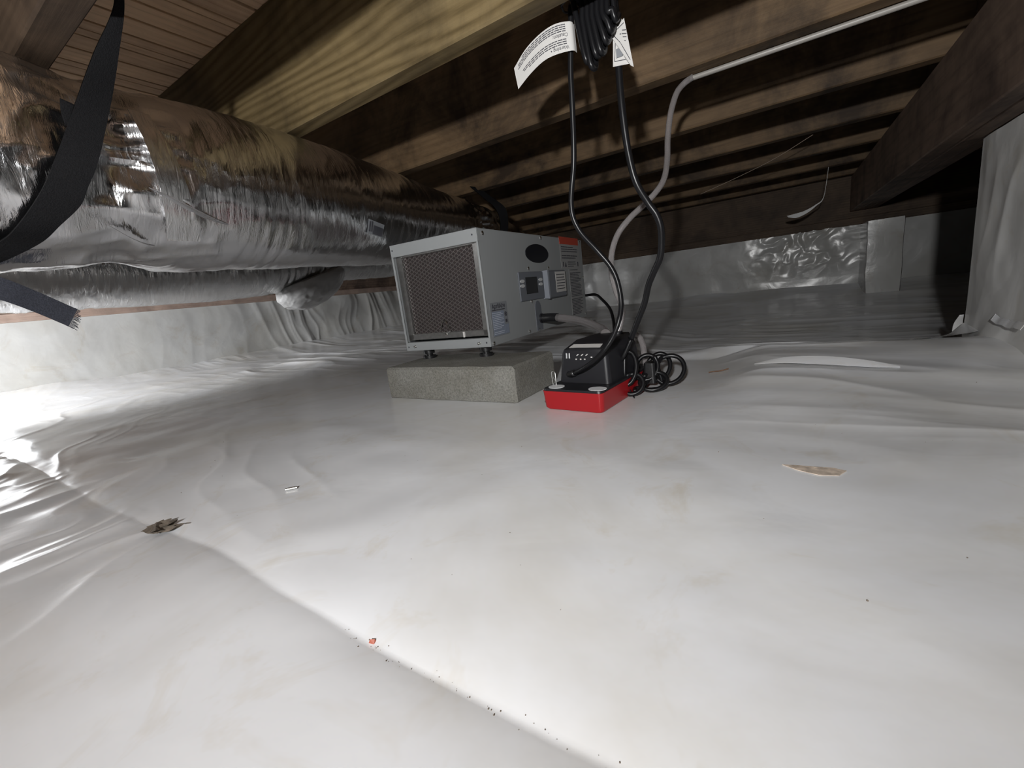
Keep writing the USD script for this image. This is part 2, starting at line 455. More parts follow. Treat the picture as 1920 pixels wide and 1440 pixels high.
for lo_, hi_ in (((XL, -0.09, 0.18), (XL + 0.015, 0.37, 0.195)), ((XL, -0.09, 0.345), (XL + 0.015, 0.37, 0.36)), ((XL, -0.09, 0.195), (XL + 0.015, -0.075, 0.345)), ((XL, 0.355, 0.195), (XL + 0.015, 0.37, 0.345))):
    obj('added_frame_bar', box(lo_, hi_, 0.002), GALV, light_frame, smooth=False)
# pilaster wrapped in film on the far wall
zz = np.linspace(-0.07, 0.366, 40)
pl = [(0.332, YF + .01), (0.331, 3.02), (0.330, 2.905), (0.333, 2.884), (0.400, 2.880), (0.468, 2.884), (0.473, 2.90), (0.474, 3.04), (0.474, YF + .01)]
pl = np.array(pl)
G = np.zeros((len(zz), len(pl), 3))
G[..., :2] = pl[None]
G[..., 2] = zz[:, None]
Pn = G.copy()
G[..., 0] += 0.008 * fb(Pn, 9, 2, 3); G[..., 1] += 0.008 * fb(Pn, 8, 2, 6)
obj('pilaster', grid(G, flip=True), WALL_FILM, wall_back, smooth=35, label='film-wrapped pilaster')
# walls out of view, in dark concrete to keep bounced light low
obj('wall_right', box((XR, YN, -0.03), (XR + 0.05, YF, 0.86)), CONCRETE, smooth=False, kind='structure')
obj('wall_front', box((XL, YN - 0.05, -0.03), (XR, YN, 0.86)), CONCRETE, smooth=False, kind='structure')
# sill plates and band boards over the film
t1 = thing('trim', None, None, kind='structure'); tag(t1, 'bare wooden sill plate and band board above the left wall film')
obj('sill_plate', box((XL - 0.10, YN, WALL_TOP - 0.004), (XL + 0.015, YF, WALL_TOP + 0.036), 0.002), SILL_WOOD, t1, smooth=False)
obj('band_board', box((XL - 0.10, YN, WALL_TOP + 0.036), (XL - 0.02, YF + 0.1, 0.862), 0.002), GIRDER_WOOD, t1, smooth=False)
t2 = thing('trim', None, None, kind='structure'); tag(t2, 'dark wooden sill plate and band board above the far wall film')
obj('sill_plate', box((XL, YF - 0.010, WALL_TOP - 0.004), (XR, YF + 0.1, WALL_TOP + 0.036), 0.002), DARK_PINE, t2, smooth=False)
obj('band_board', box((XL, YF + 0.02, WALL_TOP + 0.036), (XR, YF + 0.1, 0.862), 0.002), DARK_PINE, t2, smooth=False)

# ceiling: narrow boards of the floor above, laid along y
JB, JT = 0.627, 0.862
ceil = thing('ceiling', None, None, kind='structure'); tag(ceil, 'underside of the wooden floor above, narrow boards with grooves')
obj('deck', box((XL - 0.1, YN, JT + 0.014), (XR, YF + 0.1, JT + 0.03)), DARK_PINE, ceil, smooth=False)
x = -1.0625 - 31 * 0.0633
k = 0
while x < XR - 0.07:
    a = x + 0.0022 + 0.0012 * rng.random()
    b = x + 0.0633 - 0.0022 - 0.0012 * rng.random()
    dz = 0.0012 * rng.random()
    h = 0.5 * (a + b) + (rng.random() - .5) * 0.02
    ms = [box((a, YN, JT + dz), (h - 0.0011, YF + .1, JT + 0.014), 0.0008), box((h + 0.0011, YN, JT + dz), (b, YF + .1, JT + 0.014), 0.0008)] if k % 3 == 1 else [box((a, YN, JT + dz), (b, YF + .1, JT + 0.014), 0.001)]
    obj('plank', cat_mesh(*ms), PLANK_WOOD[int(rng.integers(3))], ceil, smooth=False)
    x += 0.0633
    k += 1


# ---------------------------------------------------------------- joists and girder
def timber(lo, hi, seed, amp=0.002, along=0):
    """a sawn timber with slightly worn edges"""
    n = 60
    a = np.linspace(lo[along], hi[along], n)
    o = [i for i in range(3) if i != along]
    c = 0.003
    u0, u1, w0, w1 = lo[o[0]], hi[o[0]], lo[o[1]], hi[o[1]]
    prof = [(u0 + c, w0), (u1 - c, w0), (u1, w0 + c), (u1, w1), (u0, w1), (u0, w0 + c), (u0 + c, w0)]
    G = np.zeros((n, len(prof), 3))
    for j, (u, w) in enumerate(prof):
        G[:, j, along] = a
        G[:, j, o[0]] = u
        G[:, j, o[1]] = w
    low = np.abs(G[..., o[1]] - w0) < 2 * c
    q = G.copy()
    G[..., o[1]] += low * amp * 2 * fb(q, 3.0, 3, seed)
    G[..., o[0]] += amp * fb(q, [2.0] * 3, 2, seed + 5)
    m = grid(G)
    caps = []
    kk = len(prof)
    for e in (0, n - 1):
        for j in range(1, kk - 2):
            caps.append([e * kk, e * kk + j, e * kk + j + 1])
    m = trimesh.Trimesh(m.vertices, np.vstack([m.faces, caps]), process=False)
    trimesh.repair.fix_normals(m)
    return m


JY = [0.224 + 0.4064 * k for k in range(-3, 8)]
jl = {-3: 'third floor joist behind the viewer', -2: 'second floor joist behind the viewer', -1: 'first floor joist behind the viewer',
      0: 'nearest floor joist, dark underside crossing the top left corner behind the hanging strap',
      1: 'broad yellow-grained floor joist facing the viewer, upper left above the foil duct',
      2: 'brown floor joist carrying the thin white pipe on its lower edge',
      3: 'brown floor joist just beyond the one with the white pipe',
      4: 'fourth floor joist back, second beyond the one with the white pipe',
      5: 'fifth floor joist back, in shade third beyond the white pipe',
      6: 'sixth floor joist back, dark, second last before the far wall',
      7: 'last dark floor joist hard against the far wall'}
for k, y in zip(range(-3, 8), JY):
    if y + 0.041 > YF + 0.02:
        continue
    mat = YELLOW_PINE if k == 1 else (DARK_PINE if k <= 0 else PINE)
    obj('floor_joist', timber((XL - 0.018, y, JB), (XR - 0.002, y + 0.041, JT - 0.0005), 100 + k), mat, smooth=False,
        label=jl[k], cat='joist', group='floor joists')
g = thing('wooden_girder', 'dark built-up wooden girder at upper right carrying the joist ends', 'beam')
for a, b in ((0.281, 0.319), (0.3205, 0.358), (0.3595, 0.397)):
    obj('girder_ply', timber((a, YN, 0.443), (b, YF - 0.012, JB - 0.002), int(a * 1000), 0.002, along=1), GIRDER_WOOD, g, smooth=False)
for k, y in zip(range(-3, 7), JY):
    obj('dark_bay_board', box((0.325, y + 0.043, JB), (0.363, y + 0.4045, JT - 0.001), 0.001), DARK_PINE, g, smooth=False)  # dark boards closing the gaps between joists over the girder

# support pier wrapped in film, under the girder
pier = thing('support_pier', 'tall support pier wrapped in white film at the right edge under the girder', 'pier', (0.5, 1.26, 0))
zz = np.linspace(-0.01, 0.4405, 120)
ring = []
x0, x1, y0, y1 = -0.140, 0.16, -0.20, 0.197
for k in range(60):
    t = k / 60
    ring.append((x0, y1 - t * (y1 - y0)))
for k in range(30):
    ring.append((x0 + (x1 - x0) * k / 30, y0))
for k in range(30):
    ring.append((x1, y0 + (y1 - y0) * k / 30))
for k in range(31):
    ring.append((x1 - (x1 - x0) * k / 30, y1))
ring = np.array(ring)
G = np.zeros((len(zz), len(ring), 3))
G[..., 0], G[..., 1], G[..., 2] = ring[None, :, 0], ring[None, :, 1], zz[:, None]
cxy = np.array([0.01, 0.0])
dirv = G[..., :2] - cxy
dirv /= np.linalg.norm(dirv, axis=-1, keepdims=True)
Pw = G.copy(); Pw[:, -1] = Pw[:, 0]
foldp = 0.010 * (ridge(np.stack([Pw[..., 1] * 7 + Pw[..., 2] * 2.2, Pw[..., 2] * 2.0 - Pw[..., 1], Pw[..., 0] * 5], -1), 1.0, 2, 3) - 0.4) + 0.006 * fb(Pw, 12, 2, 4)
flare = 0.045 * np.exp(-np.maximum(zz, 0) / 0.03)[:, None] * (0.6 + 1.2 * (fb(Pw, 6, 2, 9) + .2)) * np.clip((y1 - 0.02 - Pw[..., 1]) / 0.15, 0.12, 1)
edge = np.clip(np.abs(Pw[..., 1] - y1) / 0.05, 0.15, 1)
G[..., :2] += dirv * (foldp * edge + flare)[..., None]
top = zz > 0.42
G[..., 2] += np.where(top[:, None], 0.0, 0)
obj('film_wrap', grid(G, flip=True), PIER_FILM, pier, smooth=True)
obj('pier_core', box((-0.125, -0.185, 0), (0.15, 0.18, 0.441), 0.004), CONCRETE, pier, smooth=False)
# torn upper edge of the skirt taped round the pier foot
Y2 = np.linspace(-0.15, -0.01, 30)
A = [(-0.149 + 0.006 * fb(np.array([[y * 20, 0, 0]]), 1, 2, 5)[0], y, 0.074 + 0.012 * fb(np.array([[y * 30, 1, 0]]), 1, 2, 6)[0]) for y in Y2]
B = [(a - 0.006, b, c - 0.012) for a, b, c in A]
obj('skirt_edge', ribbon(A, B, 0.0012, 2), FLOOR_FILM, pier, smooth=True, label='torn white film edge round the pier foot')
A = [(-0.150, 0.20, 0.052), (-0.158, 0.205, 0.030), (-0.160, 0.205, 0.004)]
B = [(-0.142, 0.204, 0.052), (-0.140, 0.215, 0.030), (-0.136, 0.215, 0.004)]
obj('corner_tear', ribbon(A, B, 0.0015, 6), FLOOR_FILM, pier, smooth=True)

# ---------------------------------------------------------------- main insulated duct
def duct_mesh(cx, cz, rr, ya, yb, ny, nt, seed, pinch=(), amp=1.0):
    yv = np.linspace(ya, yb, ny)
    th = np.linspace(0, 2 * np.pi, nt + 1)
    T, Yv = np.meshgrid(th, yv)
    c, s = np.cos(T), np.sin(T)
    r0 = rr(Yv)
    P = np.stack([c * r0, Yv, s * r0], -1)
    d = 0.010 * fb(P, 4, 2, seed) * amp
    # crisp folds running round the duct
    q = np.stack([c * r0 * 5 + 0.4 * fb(P, 6, 2, seed + 3), Yv * 34 + 5.0 * fb(P, 5, 3, seed + 1), s * r0 * 5], -1)
    env = np.clip(0.35 + 2.2 * (fb(P, 3.5, 2, seed + 9) + 0.15), 0.1, 1.3)
    d += amp * env * 0.0040 * (ridge(q, 1.0, 3, seed + 2) - 0.5)
    for yp, w, a in pinch:
        g = np.exp(-((Yv - yp) / w) ** 2)
        g2 = np.exp(-((Yv - yp) / (w * 2.4)) ** 2)
        d -= a * g
        q2 = np.stack([c * 2.2, (Yv - yp) * 14, s * 2.2], -1)
        d += g2 * 0.020 * (ridge(q2 + 0.9 * fb(P, 7, 2, seed)[..., None], 1.0, 2, seed + 7) - 0.5)
    r = r0 + d
    x = cx(Yv) + c * r
    z = cz(Yv) + s * r
    z = np.minimum(z, JB - 0.001 - 0.003 * (1 + np.sin(40 * Yv)) * 0)
    return grid(np.stack([x, Yv, z], -1)), (yv,)


dY = [-1.25, 0.0, 0.5, 0.9, 1.25, 1.6, 2.0, 2.5]
dX = [-0.915, -0.918, -0.935, -1.005, -1.08, -1.16, -1.30, -1.50]
dZ = [0.486, 0.486, 0.486, 0.490, 0.499, 0.506, 0.51, 0.51]
dR = [0.140, 0.140, 0.140, 0.133, 0.117, 0.113, 0.11, 0.11]
from scipy.interpolate import PchipInterpolator as Pc
mx, mz, mr = Pc(dY, dX), Pc(dY, dZ), Pc(dY, dR)
duct = thing('foil_duct', 'large silver foil-wrapped duct hanging under the joists at upper left', 'duct', (0, 0, 0))
dm, _ = duct_mesh(mx, mz, mr, -1.25, 2.5, 620, 220, 5, pinch=((0.275, 0.045, 0.014), (1.5, 0.05, 0.016)))
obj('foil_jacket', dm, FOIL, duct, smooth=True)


def on_duct(y, ang, off=0.0):
    r = float(mr(y)) + off
    return np.array([float(mx(y)) + r * math.cos(ang), y, float(mz(y)) + r * math.sin(ang)])


# foil tape seam and folded tucks beside the strap
A = [on_duct(0.305 + 0.004 * k, math.radians(a), 0.004) for k, a in enumerate((28, 10, -10, -30, -48))]
B = [on_duct(0.330 + 0.010 * k, math.radians(a), 0.003) for k, a in enumerate((28, 10, -10, -30, -48))]
obj('foil_tape', ribbon(A, B, 0.001, 6), FOIL_TAPE, duct, smooth=True, label='crumpled bright foil tape')
for ya, aa, yb, ab in ((0.30, -16, 0.41, -34), (0.245, -38, 0.305, -52)):
    A = [on_duct(ya + (yb - ya) * t, math.radians(aa + (ab - aa) * t), 0.004 + 0.010 * math.sin(math.pi * t)) for t in np.linspace(0, 1, 6)]
    B = [on_duct(ya + (yb - ya) * t + 0.010 * math.sin(math.pi * t) + .001, math.radians(aa + (ab - aa) * t - 4.5 * math.sin(math.pi * t) - .5), 0.003) for t in np.linspace(0, 1, 6)]
    obj('foil_tuck', ribbon(A, B, 0.001, 5), FOIL, duct, smooth=True)
A = [on_duct(y, math.radians(-18.5 - 60 * (y - .744)), 0.0035) for y in (0.744, 0.765, 0.785, 0.806)]
B = [on_duct(y, math.radians(-32 - 60 * (y - .744)), 0.0035) for y in (0.744, 0.765, 0.785, 0.806)]
lab = obj('print_label', ribbon(A, B, 0.0008, 4), STICKER_SLATE, duct, smooth=True, label='small pale printed label with a black block')
A = [on_duct(y, math.radians(-22.5 - 60 * (y - .744)), 0.0046) for y in (0.764, 0.78, 0.802)]
B = [on_duct(y, math.radians(-31 - 60 * (y - .744)), 0.0046) for y in (0.764, 0.78, 0.802)]
obj('print_block', ribbon(A, B, 0.0008, 4), INK, lab, smooth=True)
for k, yy0 in enumerate((0.7475, 0.7555)):
    A = [on_duct(yy0 + d, math.radians(-20.5), 0.0046) for d in (0, 0.002, 0.004)]
    B = [on_duct(yy0 + d, math.radians(-30), 0.0046) for d in (0, 0.002, 0.004)]
    obj('print_bar', ribbon(A, B, 0.0008, 3), INK, lab, smooth=True)

# second duct behind it, with a hanging foil end cap
eY = [-1.25, 0.3, 0.7, 1.0, 1.25, 1.5, 1.8, 2.2]
eX = [-2.0, -2.0, -2.0, -2.0, -2.0, -2.02, -2.06, -2.15]
eZ = [0.492, 0.492, 0.486, 0.489, 0.498, 0.508, 0.515, 0.52]
eR = [0.140, 0.140, 0.140, 0.138, 0.125, 0.112, 0.105, 0.10]
ex, ez, er = Pc(eY, eX), Pc(eY, eZ), Pc(eY, eR)
duct2 = thing('foil_duct', 'lower silver foil duct behind the large one, along the left wall', 'duct')
dm, _ = duct_mesh(ex, ez, er, -1.25, 2.2, 620, 200, 25, amp=2.6)
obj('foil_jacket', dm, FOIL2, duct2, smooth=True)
ico = trimesh.creation.icosphere(subdivisions=5)
v = ico.vertices.copy()
f0 = fb(v, 3, 3, 5)
r = 1 + 0.10 * f0 + 0.03 * (ridge(np.stack([v[:, 0] * 2, v[:, 1] * 8, v[:, 2] * 2], -1), 1, 2, 6) - .5)
v[:, 2] = np.where(v[:, 2] > 0.25, 0.25 + 0.15 * (v[:, 2] - 0.25), v[:, 2])
v = v * r[:, None] * [0.11, 0.185, 0.115]
v[:, 2] += 0.30 * v[:, 1]
v += [-1.99, 1.335, 0.398]
obj('end_cap', trimesh.Trimesh(v, ico.faces, process=False), FOIL_CAP, duct2, smooth=True, label='rounded foil end cap hanging below the duct')

# ---------------------------------------------------------------- webbing straps
s1 = thing('hanging_strap', 'black webbing strap looped round the near end of the foil duct', 'strap')
A = [(-0.700, 0.275, 0.775), (-0.712, 0.2895, 0.700), (-0.722, 0.2945, 0.653), (-0.745, 0.2646, 0.591), (-0.7697, 0.2371, 0.5307), (-0.766, 0.2012, 0.4606), (-0.774, 0.1853, 0.4297), (-0.785, 0.1724, 0.4087), (-0.802, 0.1559, 0.3857), (-0.8226, 0.1420, 0.3717), (-0.858, 0.104, 0.349), (-0.915, 0.060, 0.337), (-0.98, 0.020, 0.352)]
B = [(-0.690, 0.285, 0.775), (-0.706, 0.3010, 0.700), (-0.722, 0.3046, 0.6563), (-0.745, 0.2917, 0.6007), (-0.7745, 0.2765, 0.5424), (-0.765, 0.2444, 0.4679), (-0.772, 0.2274, 0.4345), (-0.783, 0.2167, 0.4123), (-0.799, 0.1950, 0.3894), (-0.8236, 0.1767, 0.3709), (-0.8518, 0.1413, 0.3510), (-0.905, 0.098, 0.336), (-0.97, 0.058, 0.348)]
obj('webbing', ribbon(A, B, 0.0025, 8), WEBBING, s1, smooth=True)
obj('fold', ribbon([(-0.777, 0.2277, 0.5402), (-0.779, 0.2255, 0.525), (-0.781, 0.2262, 0.5099)], [(-0.779, 0.2420, 0.5362), (-0.780, 0.240, 0.522), (-0.782, 0.238, 0.507)], 0.002, 6), WEBBING, s1, smooth=True)
s2 = thing('loose_strap', 'loose frayed tail of black webbing hanging below the duct at the left edge', 'strap')
A = [(-0.92, 0.100, 0.368), (-0.90, 0.1438, 0.3375), (-0.90, 0.1739, 0.3157), (-0.90, 0.209, 0.2873)]
B = [(-0.92, 0.092, 0.335), (-0.90, 0.1364, 0.3074), (-0.90, 0.1630, 0.2890), (-0.90, 0.1935, 0.2640)]
obj('webbing', ribbon(A, B, 0.0025, 8), WEBBING_GREY, s2, smooth=True)
fr = []
for k in range(26):
    t = k / 25
    p0 = np.array(A[-1]) * (1 - t) + np.array(B[-1]) * t
    L = 0.002 + 0.010 * rng.random() * (0.3 + t)
    d = np.array([0.003 * (rng.random() - .5), 0.72 + 0.25 * (rng.random() - .5), -0.66 + 0.3 * (rng.random() - .5)])
    fr.append(tube([p0 - d * 0.003, p0 + d * L * 0.5, p0 + d * L + [0, 0, -0.001 * rng.random()]], 0.0004, 5))
obj('frayed_threads', cat_mesh(*fr), WEBBING_GREY, s2, smooth=True, kind='stuff')
s3 = thing('hanging_strap', 'dark webbing strap holding the far end of the duct behind the dehumidifier', 'strap')
A = [(-1.020, 1.42, 0.640), (-0.990, 1.45, 0.600), (-0.955, 1.475, 0.555), (-0.945, 1.485, 0.500), (-0.960, 1.48, 0.430)]
B = [(-1.010, 1.46, 0.640), (-0.975, 1.49, 0.600), (-0.935, 1.515, 0.555), (-0.935, 1.525, 0.500), (-0.950, 1.52, 0.430)]
obj('webbing', ribbon(A, B, 0.0025, 8), WEBBING, s3, smooth=True)

# ---------------------------------------------------------------- concrete blocks
def block_mesh(L, D, H, seed):
    m = box((0, 0, 0), (L, D, H), 0.006)
    m = m.subdivide_to_size(0.012)
    v = m.vertices
    n = m.vertex_normals
    m.vertices = v + n * (0.003 * fb(v, 22, 3, seed))[:, None]
    return m


bt = thing('concrete_block', 'grey solid concrete block lying on the film under the front of the dehumidifier', 'block', (-0.886, 0.749, -0.004))
obj('block_body', block_mesh(0.397, 0.192, 0.085, 3), CONCRETE, bt, smooth=40)

# ---------------------------------------------------------------- dehumidifier (local frame: x across the front, y to the rear, z up)
W, D, H = 0.275, 0.714, 0.280
dh = thing('dehumidifier', 'light grey metal dehumidifier with mesh filter front, standing on the concrete block', 'dehumidifier', (-0.892, 0.846, 0.11), 0.056)
e = 0.0012
body = cat_mesh(
    box((0.0015, 0.03, 0.0), (W - 0.0015, D, 0.002)), box((0.0, 0.012, H - 0.0015), (W, D, H), 0.0006), box((0.0, 0.0, 0.0), (0.0015, D, H), 0.0005),
    box((0, D - 0.0015, 0), (W, D, H)), box((0.002, 0.055, 0.002), (W - 0.002, 0.06, H - 0.002)))
obj('cabinet', body, CABINET, dh, smooth=False)
sp = obj('side_panel', box((W - 0.0015, 0.002, -0.001), (W, D, H + 0.001), 0.0006), CABINET, dh, smooth=False)
obj('top_strip', cat_mesh(box((-0.001, -0.002, 0.250), (W + 0.001, 0.0, H + 0.001), 0.0007), box((-0.001, -0.002, H - 0.0005), (W + 0.001, 0.014, H + 0.001), 0.0004), box((0.0, 0.0, 0.250), (W, 0.010, 0.2515))), CABINET, dh, smooth=False)
obj('bottom_strip', cat_mesh(box((-0.001, -0.002, -0.001), (W + 0.001, 0.0, 0.0215), 0.0007), box((0.0, 0.0, 0.020), (W, 0.018, 0.0215)), box((0, -0.002, -0.001), (W, 0.03, 0.0))), CABINET, dh, smooth=False)
obj('corner_flange', box((-0.001, -0.001, 0.02), (0.005, 0.0005, 0.252)), CABINET, dh, smooth=False)
obj('corner_flange', box((W - 0.004, -0.001, 0.02), (W + 0.001, 0.0005, 0.252)), CABINET, dh, smooth=False)
fil = obj('filter_frame', cat_mesh(
    box((0.009, 0.004, 0.026), (0.0285, 0.022, 0.262), 0.0015), box((0.2545, 0.004, 0.026), (0.2700, 0.022, 0.262), 0.0015),
    box((0.009, 0.004, 0.0265), (0.270, 0.022, 0.0430), 0.0015), box((0.009, 0.004, 0.246), (0.270, 0.022, 0.262), 0.0015),
    box((0.0275, 0.003, 0.0430), (0.0290, 0.009, 0.249))), GALV, dh, smooth=False, label='bare metal filter frame')
obj('channel', box((0.0055, 0.008, 0.024), (0.0085, 0.05, 0.262)), GALV, dh, smooth=False)
obj('filter_media', box((0.028, 0.016, 0.040), (0.256, 0.020, 0.25)), FILTER_DARK, fil, smooth=False, label='dark brown filter media')
# expanded metal honeycomb over the media
bars = []
nx, nz = 27, 40
cw, ch = 0.226 / nx, 0.206 / nz


def bar(p, q, w=0.00042):
    p, q = np.array(p), np.array(q)
    d = q - p; d /= np.linalg.norm(d)
    n = np.array([-d[1], d[0]]) * w
    pts = [(p[0] + n[0], p[1] + n[1]), (q[0] + n[0], q[1] + n[1]), (q[0] - n[0], q[1] - n[1]), (p[0] - n[0], p[1] - n[1])]
    return pts


V, Fc = [], []
for i in range(nx + 1):
    for j in range(nz):
        xa = 0.0285 + i * cw
        za = 0.0425 + j * ch
        s = 1 if j % 2 == 0 else -1
        p, q = (xa - s * cw * 0.16, za), (xa + s * cw * 0.16, za + ch)
        # each strand zigzags towards and away from its neighbour
        s2 = 1 if i % 2 == 0 else -1
        p, q = (xa - s * s2 * cw * 0.40, za), (xa + s * s2 * cw * 0.40, za + ch)
        for pts in (bar(p, q),):
            b0 = len(V)
            for yv in (0.0115, 0.0155):
                V += [(np.clip(a, 0.0285, 0.2545), yv, b) for a, b in pts]
            Fc += [[b0, b0 + 1, b0 + 2], [b0, b0 + 2, b0 + 3], [b0, b0 + 4, b0 + 5], [b0, b0 + 5, b0 + 1], [b0 + 3, b0 + 2, b0 + 6], [b0 + 3, b0 + 6, b0 + 7]]
obj('filter_mesh', trimesh.Trimesh(V, Fc, process=False), STRAND, fil, smooth=False, kind='stuff', label='honeycomb metal filter mesh')
tri = spline([(0.1400, 0.001, 0.041), (0.1255, 0.002, 0.0445), (0.1240, 0.002, 0.050), (0.1330, 0.001, 0.068), (0.1400, 0.001, 0.0765), (0.1468, 0.001, 0.068), (0.1550, 0.002, 0.049), (0.1535, 0.002, 0.0435), (0.1400, 0.001, 0.041)], 6)
obj('pull_ring', tube(tri, 0.0011, 8), SCREW, fil, label='triangular wire pull ring')
obj('ring_rivet', disc((0.1395, 0.0045, 0.0375), (0, -1, 0), 0.0028, 0.002, 14), SCREW, fil)
obj('pull_tab', box((0.1935, 0.0015, 0.0262), (0.1985, 0.0042, 0.0410), 0.0005), PAPER, fil, smooth=False, label='small white tab')


def screw(pos, n, parent, r=0.0042):
    n = np.array(n, float)
    m = trimesh.creation.icosphere(subdivisions=2, radius=1.0)
    v = m.vertices * r
    k = np.argmax(np.abs(n))
    v[:, k] *= 0.6
    m.vertices = v + np.array(pos)
    return obj('screw', cat_mesh(m, disc(pos, n, r * 1.25, 0.0010, 16)), SCREW, parent, smooth=30)


for (u, w) in ((0.0337, 0.0100), (0.2395, 0.0088), (0.2445, 0.0098), (0.0288, 0.0095)):
    screw((u, -0.002, w), (0, -1, 0), dh, 0.0026)
for (u, w) in ((0.0065, 0.2672), (0.2625, 0.2670), (0.2640, 0.0098), (0.008, 0.0094)):
    obj('hole', disc((u, -0.0018, w), (0, -1, 0), 0.0022, 0.0004, 12), INK, dh)
for (vv, w) in ((0.0250, 0.2700), (0.3566, 0.2735), (0.2515, 0.1845), (0.3930, 0.1840), (0.2508, 0.0905), (0.2167, 0.0075), (0.7050, 0.1463), (0.7014, 0.0115), (0.6930, 0.2745), (0.0150, 0.0050), (0.2838, 0.0052)):
    screw((W, vv, w), (1, 0, 0), dh, 0.0042)
ov = [(0.0785 * math.cos(a), 0.0270 * math.sin(a)) for a in np.linspace(0, 2 * math.pi, 48, endpoint=False)]
FR = lambda v0, w0, off=0.0: ((W + off, v0, w0), (0, 1, 0), (0, 0, 1), (1, 0, 0))
obj('badge', plate(ov, 0.002, FR(0.3195, 0.2268)), NAVY, dh, smooth=30, label='dark navy oval badge')
cp = obj('control_panel', cat_mesh(box((W, 0.1790, 0.0945), (W + 0.004, 0.345, 0.1750), 0.0015), box((W, 0.3560, 0.0905), (W + 0.011, 0.5030, 0.1755), 0.003)), PANEL, dh, smooth=False, label='dark grey control panel')
obj('panel_rib', hull([(W, 0.337, 0.0920), (W, 0.337, 0.1755), (W + 0.004, 0.337, 0.0920), (W + 0.004, 0.337, 0.1755), (W + 0.013, 0.352, 0.0900), (W + 0.013, 0.352, 0.1765), (W + 0.013, 0.362, 0.0900), (W + 0.013, 0.362, 0.1765), (W, 0.366, 0.09), (W, 0.366, 0.1765)]), PANEL_RIB, cp, smooth=False)
obj('display', box((W + 0.004, 0.2165, 0.1130), (W + 0.0050, 0.2915, 0.1600), 0.0004), SCREEN, cp, smooth=False, label='dark display screen')
for (vv, w) in ((0.1950, 0.1495), (0.1947, 0.1368), (0.3150, 0.1506), (0.3145, 0.1373)):
    oval = [(0.0125 * math.cos(a), 0.0048 * math.sin(a)) for a in np.linspace(0, 2 * math.pi, 20, endpoint=False)]
    b_ = obj('button', plate(oval, 0.0018, FR(vv, w, 0.004)), BUTTON, cp, smooth=30)
    obj('button_mark', plate([(0.35 * a, 0.35 * b) for a, b in oval], 0.0003, FR(vv, w, 0.0058)), PANEL, b_, smooth=30) if False else None


def lines(v0, v1, w0, w1, n, hfrac, off, seed, frame=FR, skip=0.15, ragged=0.3, wordy=True):
    """rows of short bars: print too small to read"""
    r_ = np.random.default_rng(seed)
    ms = []
    for k in range(n):
        w = w1 - (k + 0.5) * (w1 - w0) / n
        if r_.random() < skip and k not in (0,):
            continue
        end = v1 - (v1 - v0) * ragged * r_.random() ** 2
        x = v0
        hh = (w1 - w0) / n * hfrac * 0.5
        while x < end:
            L = min((0.05 + 0.12 * r_.random()) * (v1 - v0), end - x)
            ms.append(box((x, w - hh, 0), (x + L * 0.9, w + hh, 0.0003)))
            x += L
    return place(cat_mesh(*ms), frame(0, 0, off))


st = obj('control_label', box((W + 0.011, 0.4160, 0.1060), (W + 0.0115, 0.5000, 0.1710)), PAPER, cp, smooth=False, label='white label with four lines of print')
obj('print', lines(0.423, 0.494, 0.112, 0.166, 6, 0.28, 0.0115, 3, skip=0.2, ragged=0.2), INK, st, smooth=False)
bs = obj('brand_sticker', cat_mesh(box((W, 0.0150, 0.0190), (W + 0.0005, 0.1005, 0.1040))), STICKER_SLATE, dh, smooth=False, label='grey and blue brand sticker')
obj('data_field', box((W + 0.0005, 0.0215, 0.0215), (W + 0.0008, 0.0800, 0.0815)), STICKER_BLUE, bs, smooth=False)
obj('data_field', box((W + 0.0005, 0.0805, 0.0215), (W + 0.0008, 0.0990, 0.0450)), STICKER_BLUE, bs, smooth=False)
tm = meshkit.text_mesh('AprilAire', 0.0105, 0.0004, bold=True)
tw = tm.bounds[1][0] - tm.bounds[0][0]
tm.vertices[:, 0] *= 0.066 / tw
obj('brand_name', place(tm, FR(0.0235, 0.0895, 0.0005)), INK, bs, smooth=False, label='AprilAire lettering')
obj('print', lines(0.0235, 0.0765, 0.0235, 0.0795, 13, 0.38, 0.0008, 5), PALE_INK, bs, smooth=False)
obj('print', lines(0.0235, 0.0900, 0.0825, 0.0875, 1, 0.45, 0.0005, 6), INK, bs, smooth=False)
rg = [(0.0062 * math.cos(a), 0.0062 * math.sin(a)) for a in np.linspace(0, 2 * math.pi, 24, endpoint=False)]
from shapely.geometry import Polygon
ringm = trimesh.creation.extrude_polygon(Polygon(rg, [[(0.68 * a, 0.68 * b) for a, b in rg]]), 0.0004, engine='earcut')
obj('certification_mark', cat_mesh(place(ringm, FR(0.0893, 0.0715, 0.0005)), place(trimesh.creation.box(bounds=[(-0.0025, -0.003, 0), (0.0025, 0.003, 0.0004)]), FR(0.0893, 0.0715, 0.0005)), place(trimesh.creation.box(bounds=[(-0.0045, -0.004, 0), (0.0045, 0.004, 0.0004)]), FR(0.0893, 0.0540, 0.0005))), INK, bs, smooth=False)
ws = obj('warning_sticker', box((W, 0.5020, 0.1800), (W + 0.0004, 0.6830, 0.2625)), STICKER_GREY, dh, smooth=False, label='warning sticker with red header')
obj('header', box((W, 0.5010, 0.2610), (W + 0.0006, 0.6790, 0.2850)), STICKER_RED, ws, smooth=False, label='red header band')
obj('print', lines(0.512, 0.668, 0.212, 0.256, 6, 0.40, 0.0004, 8), INK, ws, smooth=False)
obj('pictogram', place(trimesh.creation.extrude_polygon(Polygon([(0, 0), (0.018, 0), (0.009, 0.017)]), 0.0004, engine='earcut'), FR(0.532, 0.186, 0.0004)), INK, ws, smooth=False)
obj('pictogram', place(trimesh.creation.box(bounds=[(0, 0, 0), (0.008, 0.016, 0.0004)]), FR(0.517, 0.187, 0.0004)), INK, ws, smooth=False)
